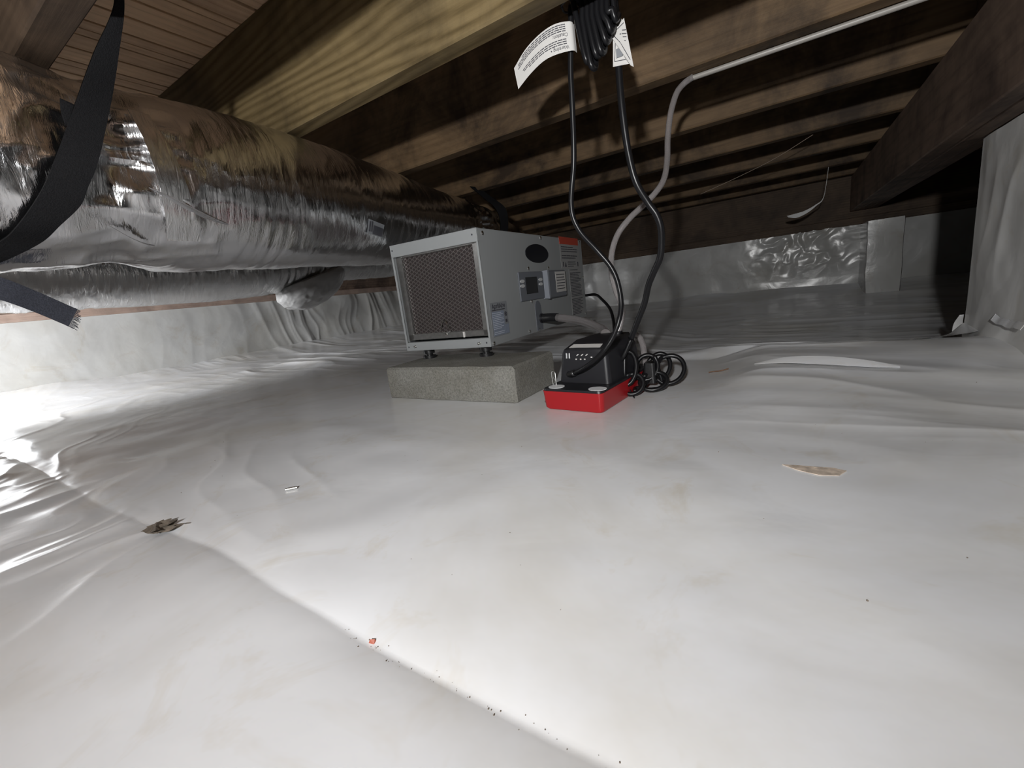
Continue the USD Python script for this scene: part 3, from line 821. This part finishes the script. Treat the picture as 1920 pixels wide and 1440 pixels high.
obj('pictogram', place(trimesh.creation.box(bounds=[(0, 0, 0), (0.010, 0.016, 0.0004)]), FR(0.655, 0.187, 0.0004)), INK, ws, smooth=False)
obj('print', lines(0.562, 0.64, 0.184, 0.206, 3, 0.35, 0.0004, 9), INK, ws, smooth=False)
ns = obj('notice_sticker', box((W, 0.5660, 0.0130), (W + 0.0004, 0.6880, 0.1790)), STICKER_GREY, dh, smooth=False, label='pale sticker of dense notice print')
obj('print', lines(0.572, 0.683, 0.016, 0.1775, 30, 0.48, 0.0004, 12, skip=0.08), INK, ns, smooth=False)
slot = [(0.020 * math.cos(a), 0.0345 + 0.022 * math.sin(a)) for a in np.linspace(0, math.pi, 14)] + [(-0.020, -0.031), (0.022, -0.031)]
ft = obj('drain_outlet', plate(slot, 0.0015, FR(0.2860, 0.0335, 0.0)), PANEL, dh, smooth=False, label='dark drain outlet plate')
obj('drain_spigot', cat_mesh(disc((W, 0.300, 0.036), (1, 0, 0), 0.0145, 0.006, 24), disc((W, 0.300, 0.036), (1, 0, 0), 0.0105, 0.030, 24)), BLACK_PLASTIC, ft, smooth=30)
for (u, vv) in ((0.235, 0.035), (0.045, 0.035)):
    obj('foot', cat_mesh(disc((u, vv, -0.029), (0, 0, 1), 0.018, 0.008, 24), disc((u, vv, -0.021), (0, 0, 1), 0.010, 0.006, 20), disc((u, vv, -0.015), (0, 0, 1), 0.016, 0.015, 24)), BLACK_RUBBER, dh, smooth=30)

# ---------------------------------------------------------------- condensate pump (local frame: x across the front, y to the rear)
pw, pL, pH = 0.127, 0.25, 0.040
pump = thing('condensate_pump', 'condensate pump with red tank and black motor cover beside the concrete block', 'pump', (-0.4066, 0.7207, 0.0), -0.105)


def rounded_rect(x0, y0, x1, y1, r, n=6):
    out = []
    for cx, cy, a0 in ((x1 - r, y0 + r, -90), (x1 - r, y1 - r, 0), (x0 + r, y1 - r, 90), (x0 + r, y0 + r, 180)):
        for k in range(n + 1):
            a = math.radians(a0 + 90 * k / n)
            out.append((cx + r * math.cos(a), cy + r * math.sin(a)))
    return out


def loft(sections):
    """convex hull of rounded outlines at heights"""
    pts = []
    for poly, z in sections:
        zz_ = z if np.ndim(z) else [z] * len(poly)
        pts += [(a, b, c) for (a, b), c in zip(poly, zz_)]
    return hull(pts)


obj('tank', loft([(rounded_rect(0.003, 0.003, pw - 0.003, pL - 0.003, 0.010), 0.001), (rounded_rect(0.0, 0.0, pw, pL, 0.010), 0.005), (rounded_rect(-0.002, -0.002, pw + 0.002, pL + 0.002, 0.010), 0.0385)]), RED_PLASTIC, pump, smooth=35, label='red plastic tank')
obj('tank_lid', loft([(rounded_rect(-0.001, -0.001, pw + 0.001, pL + 0.001, 0.010), 0.0382), (rounded_rect(0.0, 0.0, pw, pL, 0.010), 0.0425)]), BLACK_PLASTIC, pump, smooth=35, label='black tank lid')
mc = obj('motor_cover', loft([(rounded_rect(0.004, 0.056, 0.118, 0.215, 0.010), 0.042), (rounded_rect(0.012, 0.060, 0.113, 0.205, 0.008), 0.100),
                             ([(0.018, 0.064), (0.108, 0.064), (0.108, 0.10), (0.018, 0.10)], 0.1085), ([(0.026, 0.105), (0.104, 0.105), (0.100, 0.198), (0.030, 0.198)], 0.1225)]), BLACK_PLASTIC, pump, smooth=25, label='black motor cover')
obj('lid_disc', plate([(0.0165 * math.cos(a), 0.0145 * math.sin(a)) for a in np.linspace(0, 6.2832, 32, endpoint=False)], 0.0008, ((0.021, 0.019, 0.0425), (1, 0, 0), (0, 1, 0), (0, 0, 1))), WHITE_DOT, pump, smooth=False, label='pale round disc on the lid')
obj('lid_disc', plate([(0.0175 * math.cos(a), 0.0145 * math.sin(a)) for a in np.linspace(0, 6.2832, 32, endpoint=False)], 0.0008, ((0.111, 0.018, 0.0425), (1, 0, 0), (0, 1, 0), (0, 0, 1))), WHITE_DOT, pump, smooth=False, label='pale round disc on the lid')
# label strip on the sloping top
n_ = np.array([0, -0.014, 0.041]); n_ /= np.linalg.norm(n_)
t_ = np.array([0, 0.041, 0.014]); t_ /= np.linalg.norm(t_)
frs = (np.array([0.0, 0.0640, 0.1088]) + n_ * 0.0006, (1, 0, 0), t_, n_)
obj('cover_label', plate([(0.0270, 0.006), (0.0960, 0.006), (0.0955, 0.020), (0.0310, 0.020)], 0.0006, frs), PAPER, mc, smooth=False, label='white label strip')
# printed marks and slots on the cover's front
ms = []
fn = np.array([0, -1, 0.07]); fn /= np.linalg.norm(fn)
ff = (np.array([0.0, 0.0605, 0.100]) + fn * 0.0012, (1, 0, 0), (0, 0.07, 1), fn)
for u, w in ((0.048, -0.002), (0.058, -0.002), (0.068, -0.002)):
    ms.append(place(trimesh.creation.extrude_polygon(Polygon([(u, w - 0.0012), (u + 0.003, w - 0.0012), (u + 0.0065, w + 0.0022), (u + 0.0035, w + 0.0022)]), 0.0004, engine='earcut'), ff))
for u, w in ((0.046, -0.010), (0.056, -0.010), (0.065, -0.010), (0.080, -0.006)):
    ms.append(place(trimesh.creation.box(bounds=[(u, w - 0.0012, 0), (u + 0.0035, w + 0.0012, 0.0004)]), ff))
obj('print', cat_mesh(*ms), PAPER, mc, smooth=False, label='small white marks')
obj('switch_slot', place(trimesh.creation.box(bounds=[(0.0245, -0.0085, 0), (0.0275, 0.002, 0.0006)]), ff), BUTTON, mc, smooth=False)
obj('switch_slot', place(trimesh.creation.box(bounds=[(0.0310, -0.0085, 0), (0.0340, 0.002, 0.0006)]), ff), BUTTON, mc, smooth=False)
obj('mounting_clip', cat_mesh(tube(spline([(0.006, 0.030, 0.043), (0.002, 0.034, 0.066), (0.006, 0.036, 0.069), (0.011, 0.034, 0.066), (0.013, 0.031, 0.043)], 6), 0.0012, 8), tube(spline([(0.0085, 0.0335, 0.043), (0.009, 0.034, 0.052), (0.006, 0.034, 0.057), (0.0095, 0.034, 0.061)], 6), 0.0009, 8)), GALV, pump, smooth=30, label='small metal mounting clip')
obj('side_tab', box((-0.013, 0.02, 0.006), (0.0, 0.045, 0.012), 0.002), BLACK_PLASTIC, pump, smooth=False)
obj('outlet_elbow', tube(spline([(0.108, 0.20, 0.115), (0.116, 0.210, 0.110), (0.121, 0.218, 0.090), (0.123, 0.224, 0.044)], 6), 0.0065, 14), CLEAR, pump, smooth=True, label='clear plastic outlet elbow')
obj('inlet_port', disc((0.085, 0.175, 0.1215), (0, 0, 1), 0.010, 0.006, 20), BLACK_PLASTIC, pump, smooth=30)

# ---------------------------------------------------------------- hoses and cords
hs = thing('drain_hose', 'thick clear drain hose from the dehumidifier side to the pump top', 'hose')
hp = spline([(-0.626, 1.1614, 0.146), (-0.594, 1.163, 0.1455), (-0.548, 1.150, 0.1410), (-0.490, 1.115, 0.1350), (-0.430, 1.06, 0.1270), (-0.380, 1.00, 0.1190), (-0.345, 0.94, 0.1150), (-0.338, 0.905, 0.1200)], 8)
obj('hose', tube(hp, 0.0112, 18), CLEAR, hs, smooth=True)
obj('hose_collar', tube(hp[:12], 0.0132, 18), BLACK_RUBBER, hs, smooth=30)

tb = thing('discharge_tube', 'thin clear discharge tube rising from the pump to the white pipe', 'tube')
tp = spline([(-0.172, 1.0740, 0.6225), (-0.1915, 1.0800, 0.6177), (-0.2054, 1.0700, 0.6000), (-0.2167, 1.0600, 0.5610), (-0.2219, 1.0500, 0.5135), (-0.2204, 1.0300, 0.4675), (-0.2219, 1.0000, 0.4266), (-0.2345, 0.9800, 0.4008), (-0.2578, 0.9600, 0.3764), (-0.2811, 0.9400, 0.3539), (-0.3047, 0.9300, 0.3256), (-0.3167, 0.9200, 0.2892), (-0.3160, 0.9100, 0.2508), (-0.3077, 0.9050, 0.2113), (-0.2957, 0.9000, 0.1771), (-0.2964, 0.8950, 0.1491), (-0.3037, 0.8880, 0.1240)], 8)
obj('tube', tube(tp, 0.0062, 14), CLEAR, tb, smooth=True)
wp = thing('white_pipe', 'thin white pipe running along the lower edge of a joist at upper right', 'pipe')
obj('pipe', tube([(-0.178, 1.0765, 0.6215), (0.1, 1.0785, 0.6215), (0.8, 1.0795, 0.6215), (XR - .01, 1.0795, 0.6215)], 0.0050, 14), WHITE_PVC, wp, smooth=True)

# pump power cord: plug at the pump front, up to a tied coil on the joist, warning tag
ca = thing('power_cord', 'black power cord with tied coil and curved white warning tag, plugged into the pump front', 'cord')
pa = [(-0.288, 0.726, 0.652), (-0.2925, 0.7270, 0.610), (-0.2985, 0.7300, 0.5653), (-0.3020, 0.7340, 0.5182), (-0.3095, 0.7400, 0.4398), (-0.3235, 0.7450, 0.3704), (-0.3153, 0.7500, 0.3289), (-0.2856, 0.7550, 0.2880), (-0.2652, 0.7600, 0.2577), (-0.2543, 0.7600, 0.2285), (-0.2490, 0.7550, 0.1915), (-0.2523, 0.7450, 0.1617), (-0.2640, 0.7400, 0.1343), (-0.2800, 0.7350, 0.1124), (-0.3040, 0.7380, 0.0914), (-0.3332, 0.7470, 0.0740), (-0.3640, 0.7660, 0.0613)]
obj('cord', tube(spline(pa, 8), 0.0046, 12), BLACK_CORD, ca, smooth=True)
obj('strain_relief', tube(spline([(-0.352, 0.757, 0.0665), (-0.3640, 0.7670, 0.0610), (-0.372, 0.7765, 0.0590)], 4), 0.0066, 12), BLACK_RUBBER, ca, smooth=True)
coil = []
for k in range(7):
    xf = -0.288 + 0.0078 * k
    zb = 0.566 + 0.0015 * k + (0.010 * (k - 3) if k > 3 else 0) - (0.012 if k == 1 else 0)
    xu = -0.352 + 0.0125 * k
    zu = 0.800 + 0.012 * math.sin(k * 1.7)
    xf += 0.007
    coil += [(xf, 0.718, 0.652), (xf + 0.006, 0.716, 0.618), (xf + 0.012, 0.717, zb + 0.012), (xf + 0.015, 0.722, zb), (xf + 0.016, 0.734, zb + 0.010), (xf + 0.010, 0.740, 0.618), (xf + 0.004, 0.738, 0.655),
             (0.35 * xf + 0.65 * xu + 0.006, 0.737, 0.700), (xu + 0.012, 0.736, zu - 0.012), (xu + 0.004, 0.730, zu), (xu - 0.003, 0.720, zu - 0.010), (0.25 * xf + 0.75 * xu - 0.004, 0.718, 0.700)]
coil = np.array(coil, float)
obj('cord_coil', tube(spline(coil, 7), 0.0045, 10), BLACK_CORD, ca, smooth=True, label='tied coil of black cord')
obj('twist_tie', tube(spline([(-0.298, 0.712, 0.650), (-0.265, 0.703, 0.656), (-0.232, 0.712, 0.664), (-0.228, 0.732, 0.662), (-0.262, 0.746, 0.656), (-0.298, 0.734, 0.650), (-0.298, 0.712, 0.650)], 5), 0.0016, 8), BLACK_RUBBER, ca, smooth=True)
obj('hook_nail', tube([(-0.325, 0.664, 0.80), (-0.325, 0.735, 0.803), (-0.325, 0.74, 0.812)], 0.0022, 8), STEEL, ca, smooth=30)
TT = [(-0.2860, 0.7290, 0.6275), (-0.2900, 0.7190, 0.6290), (-0.3125, 0.7130, 0.6310), (-0.3380, 0.7110, 0.6263), (-0.3660, 0.7120, 0.6155), (-0.3919, 0.7150, 0.5982)]
TB = [(-0.2850, 0.7290, 0.5880), (-0.2885, 0.7190, 0.5888), (-0.3123, 0.7130, 0.5898), (-0.3348, 0.7110, 0.5877), (-0.3606, 0.7120, 0.5788), (-0.3879, 0.7150, 0.5657)]
tg = obj('warning_tag', ribbon(TT, TB, 0.0006, 8), PAPER, ca, smooth=True, label='curved white paper tag printed with a warning')
sT, sB = spline(TT, 12), spline(TB, 12)
arc = np.r_[0, np.cumsum(np.linalg.norm(np.diff((sT + sB) / 2, axis=0), axis=1))]


def on_tag(m):
    """text written upside down along the tag: x = way from the cord, y = height above the tag's lower edge, read from the far side"""
    v = m.vertices
    a = np.clip(v[:, 0], 0, arc[-1])
    f = np.clip(v[:, 1], 0, 0.045) / 0.040
    T_ = np.stack([np.interp(a, arc, sT[:, k]) for k in range(3)], 1)
    B_ = np.stack([np.interp(a, arc, sB[:, k]) for k in range(3)], 1)
    p = T_ * f[:, None] + B_ * (1 - f[:, None])
    p[:, 1] -= 0.0006 + v[:, 2]
    o = m.copy(); o.vertices = p
    return o


def tag_text(txt, x, y, h):
    m = meshkit.text_mesh(txt, h, 0.0002)
    m = m.subdivide_to_size(0.004)
    v = m.vertices
    m.vertices = np.stack([x + v[:, 0], y - v[:, 1], v[:, 2]], 1)
    return on_tag(m)


ws_ = [tag_text('Warning •', 0.0150, 0.0080, 0.0046), tag_text('Caution:', 0.0150, 0.0250, 0.0046)]
obj('tag_lettering', cat_mesh(*ws_), INK, tg, smooth=False, label='printed words Warning and Caution')
ms = []
r_ = np.random.default_rng(4)
for yv in (0.0108, 0.0138, 0.0168, 0.0280, 0.0308, 0.0336, 0.0364):
    x = 0.018
    end = 0.112 - 0.03 * r_.random()
    while x < end:
        L = 0.003 + 0.006 * r_.random()
        ms.append(on_tag(trimesh.creation.box(bounds=[(x, yv - 0.0006, 0), (x + L * 0.85, yv + 0.0006, 0.0002)]).subdivide_to_size(0.004)))
        x += L
obj('print', cat_mesh(*ms), INK, tg, smooth=False)

# second cord: from the joists past the folded tag, down to a loose coil by the pump
cb = thing('power_cord', 'thick black cord hanging past a folded tag, ending in loose loops beside the pump', 'cord')
pb = [(-0.2275, 0.7500, 0.85), (-0.2272, 0.7500, 0.6726), (-0.2275, 0.7500, 0.6451), (-0.2264, 0.7500, 0.6023), (-0.2270, 0.7500, 0.5554), (-0.2257, 0.7500, 0.4988), (-0.2218, 0.7550, 0.4366), (-0.2132, 0.7600, 0.3870), (-0.1978, 0.7700, 0.3518), (-0.1855, 0.7750, 0.3289), (-0.1809, 0.7800, 0.3029), (-0.1867, 0.7900, 0.2648), (-0.2013, 0.8000, 0.2395), (-0.2144, 0.8100, 0.2172), (-0.2266, 0.8200, 0.1838), (-0.2445, 0.8280, 0.1488), (-0.2600, 0.8350, 0.1171)]
obj('cord', tube(spline(pb, 8), 0.0056, 12), BLACK_CORD, cb, smooth=True)


def ring3(c, a, b, tilt, t0, t1, n=14):
    """arc of an oval loop: a along x, b along a tilted up direction"""
    u = np.array([1.0, 0.25, 0]) / 1.03
    w = np.array([0.0, math.cos(tilt), math.sin(tilt)])
    return [tuple(np.array(c) + a * math.cos(t) * u + b * math.sin(t) * w) for t in np.linspace(t0, t1, n)]


pi = math.pi
lp = [(-0.2600, 0.8350, 0.1171), (-0.275, 0.83, 0.085)]
lp += ring3((-0.272, 0.835, 0.058), 0.018, 0.034, 1.2, 0.9 * pi, 2.6 * pi, 16)
lp += ring3((-0.262, 0.832, 0.026), 0.021, 0.021, 1.1, 0.8 * pi, 2.7 * pi, 16)
lp += ring3((-0.230, 0.868, 0.024), 0.026, 0.020, 0.9, 0.9 * pi, 2.8 * pi, 16)
lp += ring3((-0.232, 0.925, 0.042), 0.023, 0.029, 1.1, 1.0 * pi, 2.9 * pi, 16)
lp += ring3((-0.206, 0.905, 0.040), 0.029, 0.030, 1.1, 1.0 * pi, 2.75 * pi, 16)
lp += [(-0.245, 0.865, 0.018), (-0.262, 0.850, 0.012), (-0.258, 0.836, 0.010)]
lp = np.array(lp); lp[:, 2] = np.maximum(lp[:, 2], 0.008)
obj('cord_loops', tube(spline(lp, 5), 0.0046, 10), BLACK_CORD, cb, smooth=True, label='loose loops of black cord on the floor')
lp2 = np.array(ring3((-0.245, 0.880, 0.050), 0.022, 0.026, 1.2, 0.2 * pi, 2.3 * pi, 18) + ring3((-0.232, 0.875, 0.014), 0.024, 0.016, 0.5, 0.3 * pi, 2.2 * pi, 16))
lp2[:, 2] = np.maximum(lp2[:, 2], 0.008)
obj('cord_loops', tube(spline(lp2, 5), 0.0044, 10), BLACK_CORD, cb, smooth=True)
obj('plug', loft([(rounded_rect(-0.252, 0.870, -0.226, 0.900, 0.006), 0.018), (rounded_rect(-0.250, 0.872, -0.228, 0.898, 0.006), 0.060)]), BLACK_RUBBER, cb, smooth=30, label='black moulded plug')
obj('twist_tie', tube(spline([(-0.272, 0.836, 0.020), (-0.262, 0.823, 0.010), (-0.257, 0.818, 0.004), (-0.254, 0.812, 0.0035)], 6), 0.0014, 8), BLACK_RUBBER, cb, smooth=True)
t2_ = obj('folded_tag', None or ribbon([(-0.2303, 0.7425, 0.6150), (-0.2315, 0.7425, 0.585), (-0.2337, 0.7430, 0.5551)], [(-0.2156, 0.7425, 0.6128), (-0.2120, 0.7425, 0.58), (-0.2081, 0.7430, 0.5507)], 0.0006, 6), PAPER, cb, smooth=True, label='small folded white paper tag')
from shapely.geometry import LineString
obj('tag_fold', hull([(-0.2112, 0.7380, 0.6105), (-0.2003, 0.7365, 0.5417), (-0.2050, 0.7375, 0.5455), (-0.2205, 0.7400, 0.5783), (-0.2343, 0.7405, 0.5973), (-0.2300, 0.7405, 0.6010), (-0.2112, 0.7386, 0.6105), (-0.2003, 0.7371, 0.5417), (-0.2343, 0.7411, 0.5973)]), PAPER, t2_, smooth=False)


def flat_bars(segs, w, y0, n=(0, -1, 0)):
    ms_ = []
    for a, b in segs:
        ms_.append(tube([a, b], w, 6))
    return cat_mesh(*ms_)


obj('print', flat_bars([((-0.2118, 0.7374, 0.6045), (-0.2310, 0.7397, 0.5975)), ((-0.2310, 0.7397, 0.5975), (-0.2190, 0.7390, 0.5815)), ((-0.2190, 0.7390, 0.5815), (-0.2050, 0.7368, 0.5530)),
                        ((-0.2150, 0.7376, 0.5960), (-0.2090, 0.7372, 0.5940)), ((-0.2155, 0.7378, 0.5915), (-0.2085, 0.7370, 0.5890)), ((-0.2145, 0.7378, 0.5870), (-0.2090, 0.7370, 0.5850)), ((-0.2190, 0.7382, 0.5925), (-0.2170, 0.7380, 0.5918)), ((-0.2125, 0.7376, 0.5810), (-0.2105, 0.7374, 0.5803)),
                        ((-0.2275, 0.7415, 0.5850), (-0.2305, 0.7420, 0.5610)), ((-0.2305, 0.7420, 0.5610), (-0.2130, 0.7420, 0.5580))], 0.00045, 0), INK, t2_, smooth=False)
obj('print_block', box((-0.2270, 0.7408, 0.5640), (-0.2170, 0.7418, 0.5760)), STICKER_SLATE, t2_, smooth=False)

cc = thing('power_cord', 'short black cord arching from the rear of the dehumidifier down behind the pump', 'cord')
obj('cord', tube(spline([(-0.690, 1.575, 0.186), (-0.662, 1.590, 0.1868), (-0.6160, 1.575, 0.1860), (-0.5650, 1.50, 0.1708), (-0.5090, 1.4200, 0.1415), (-0.4743, 1.3500, 0.1078), (-0.4387, 1.2500, 0.0740), (-0.4050, 1.1500, 0.040), (-0.38, 1.06, 0.008), (-0.36, 1.01, 0.006)], 8), 0.0050, 12), BLACK_CORD, cc, smooth=True)

# ---------------------------------------------------------------- litter on the film and small hanging things
lf = thing('leaf_litter', 'clump of dry grey leaf bits lying on the seam of the floor film', 'litter', (-0.662, 0.163, fz(-0.662, 0.163)))
for k in range(9):
    n = 10
    a = np.linspace(0, 2 * pi, n, endpoint=False)
    L, Wd = 0.011 + 0.006 * rng.random(), 0.005 + 0.003 * rng.random()
    c = np.array([0.020 * (rng.random() - .5), 0.014 * (rng.random() - .5), 0.003 + 0.008 * rng.random()])
    ang = rng.random() * pi
    pts = np.stack([L * np.cos(a) * (1 + .2 * (rng.random(n) - .5)), Wd * np.sin(a), 0.003 * np.cos(2 * a) * rng.random()], 1)
    R_ = trimesh.transformations.rotation_matrix(ang, [0, 0, 1])[:3, :3] @ trimesh.transformations.rotation_matrix((rng.random() - .5) * 1.0, [1, 0, 0])[:3, :3]
    pts = pts @ R_.T + c
    V = np.vstack([pts, pts.mean(0) + [0, 0, 0.003], pts.mean(0) - [0, 0, 0.0005]])
    F = [[i, (i + 1) % n, n] for i in range(n)] + [[(i + 1) % n, i, n + 1] for i in range(n)]
    obj('leaf', trimesh.Trimesh(V, F, process=False), DEBRIS, lf, smooth=False)
obj('stalk', tube(spline([(0.004, 0.004, 0.006), (0.016, 0.010, 0.008), (0.024, 0.009, 0.012), (0.031, 0.016, 0.011)], 5), 0.0007, 6), DEBRIS, lf, smooth=True)
pn = thing('metal_pin', 'tiny shiny metal pin lying on the film left of centre', 'pin', (-0.584, 0.293, fz(-0.584, 0.293)), 0.85)
obj('pin_body', tube([(-0.0075, 0, 0.0022), (0, 0, 0.0022), (0.0075, 0, 0.0022)], 0.0020, 12), STEEL, pn, smooth=30)
ch = obj('red_chip', hull(np.array([(0, 0, 0), (0.005, 0.001, 0), (0.0045, 0.004, 0.0), (0.0005, 0.0035, 0.0), (0.001, 0.001, 0.003), (0.004, 0.003, 0.0028)]) + [-0.263, 0.160, fz(-0.261, 0.162) - 0.0003]), RED_CHIP, smooth=False,
         label='tiny red brick chip on the seam in the foreground', cat='chip')
cr = []
for k in range(60):
    x = -0.30 + 0.33 * rng.random()
    y = 0.163 + 0.006 * math.sin(9 * x + 0.6) + 0.004 * rng.normal() * 0.6 + 0.001
    s = 0.0002 + 0.0004 * rng.random() ** 2
    m = trimesh.creation.icosphere(subdivisions=0, radius=s); m.apply_translation((x, y, fz(x, y) + s * 0.3)); cr.append(m)
obj('crumbs', cat_mesh(*cr), DEBRIS, smooth=False, label='fine brown crumbs caught along the film seam in the foreground', cat='litter', kind='stuff')
sk = []
for k in range(70):
    x, y = -1.0 + 1.3 * rng.random(), 0.2 + 0.75 * rng.random()
    if -0.95 < x < -0.2 and y > 0.68:
        continue
    s = 0.0003 + 0.0005 * rng.random() ** 3
    m = trimesh.creation.icosphere(subdivisions=0, radius=s); m.apply_translation((x, y, fz(x, y) + s * 0.3)); sk.append(m)
obj('specks', cat_mesh(*sk), DEBRIS, smooth=False, label='tiny dark specks of dirt scattered over the white floor film', cat='litter', kind='stuff')
obj('film_scrap', ribbon([(-0.012, 2.70, 0.441), (0.020, 2.695, 0.444), (0.060, 2.69, 0.450), (0.105, 2.685, 0.470), (0.135, 2.68, 0.500), (0.150, 2.675, 0.628)], [(-0.005, 2.70, 0.432), (0.030, 2.695, 0.424), (0.072, 2.69, 0.438), (0.108, 2.685, 0.464), (0.137, 2.68, 0.497), (0.152, 2.675, 0.628)], 0.002, 6), SCRAP, smooth=True,
    label='torn pale scrap of film hanging from the joists near the far wall', cat='scrap')
obj('thread', tube(spline([(-0.335, 2.2, 0.556), (-0.18, 2.12, 0.580), (-0.05, 2.02, 0.600), (0.062, 1.92, 0.629)], 8), 0.0011, 6), THREAD, smooth=True,
    label='thin pale thread strung under the joists right of the clear tube', cat='thread')
# loose film edges and scraps lying on the floor
fl = thing('film_flap', 'torn edge of white film on the floor at the foot of the pier', 'film')
A = [(0.2226, 1.345, fz(.2226, 1.345) + 0.006), (0.250, 1.350, fz(.25, 1.35) + 0.010), (0.285, 1.365, fz(.285, 1.365) + 0.016), (0.320, 1.395, fz(.32, 1.395) + 0.026), (0.352, 1.432, 0.036)]
B = [(0.230, 1.250, fz(.23, 1.25) + 0.002), (0.255, 1.245, fz(.255, 1.245) + 0.003), (0.290, 1.255, fz(.29, 1.255) + 0.005), (0.325, 1.290, fz(.325, 1.29) + 0.012), (0.356, 1.34, 0.030)]
obj('flap', ribbon(A, B, 0.0012, 8), FLOOR_FILM, fl, smooth=True)


obj('flashing_strip', box((-2.999, 1.06, WALL_TOP + 0.0365), (-2.975, 1.43, WALL_TOP + 0.052), 0.003), INK, smooth=False,
    label='dark blue-black strip lying on the sill plate below the lower duct', cat='strip')
TAN = plain('tan_scrap', (0.56, 0.47, 0.39), 0.6, bump=0.4, bscale=120.0, var=0.3)
BROWN = plain('brown_twig', (0.16, 0.085, 0.05), 0.8)
cxs, cys = 0.0265, 0.5465
sc_ = [(-0.030, 0.006), (-0.014, -0.006), (0.004, -0.013), (0.022, -0.008), (0.030, 0.008), (0.018, 0.012), (0.002, 0.007), (-0.012, 0.009)]
vv_ = [(cxs + a, cys + b, fz(cxs + a, cys + b) + h_) for h_ in (0.0004, 0.0012) for a, b in sc_]
nn_ = len(sc_)
ff_ = [[0, i, i + 1] for i in range(1, nn_ - 1)] + [[nn_, nn_ + i + 1, nn_ + i] for i in range(1, nn_ - 1)]
for i in range(nn_):
    j2 = (i + 1) % nn_
    ff_ += [[i, j2, nn_ + j2], [i, nn_ + j2, nn_ + i]]
mm_ = trimesh.Trimesh(vv_, ff_, process=False); trimesh.repair.fix_normals(mm_)
obj('paper_scrap', mm_, TAN, smooth=False, label='small torn tan scrap lying on the white film at right', cat='scrap')
obj('twig', tube(spline([(-0.150 + 0.010 * i, 1.036 + 0.003 * math.sin(i * 1.9), fz(-0.150 + 0.010 * i, 1.036) + 0.0025) for i in range(5)], 4), 0.0014, 6), BROWN, smooth=True,
    label='tiny brown twig on the film right of the cord loops', cat='twig')


def lap(pts, w):
    A_ = [(x, y, fz(x, y) + 0.013 * math.sin(pi * (i + .2) / (len(pts) - .6))) for i, (x, y) in enumerate(pts)]
    B_ = [(x, y - w * math.sin(pi * (i + .3) / (len(pts) - .4)), fz(x, y - w) + 0.0015) for i, (x, y) in enumerate(pts)]
    return ribbon(A_, B_, 0.0012, 8)


fl2 = thing('film_flap', 'narrow bright lip of overlapping film on the floor right of the pump', 'film')
obj('flap', lap([(-0.06, 1.045), (0.0, 1.050), (0.06, 1.040), (0.12, 1.020), (0.17, 1.005)], 0.028), FLOOR_FILM, fl2, smooth=True)
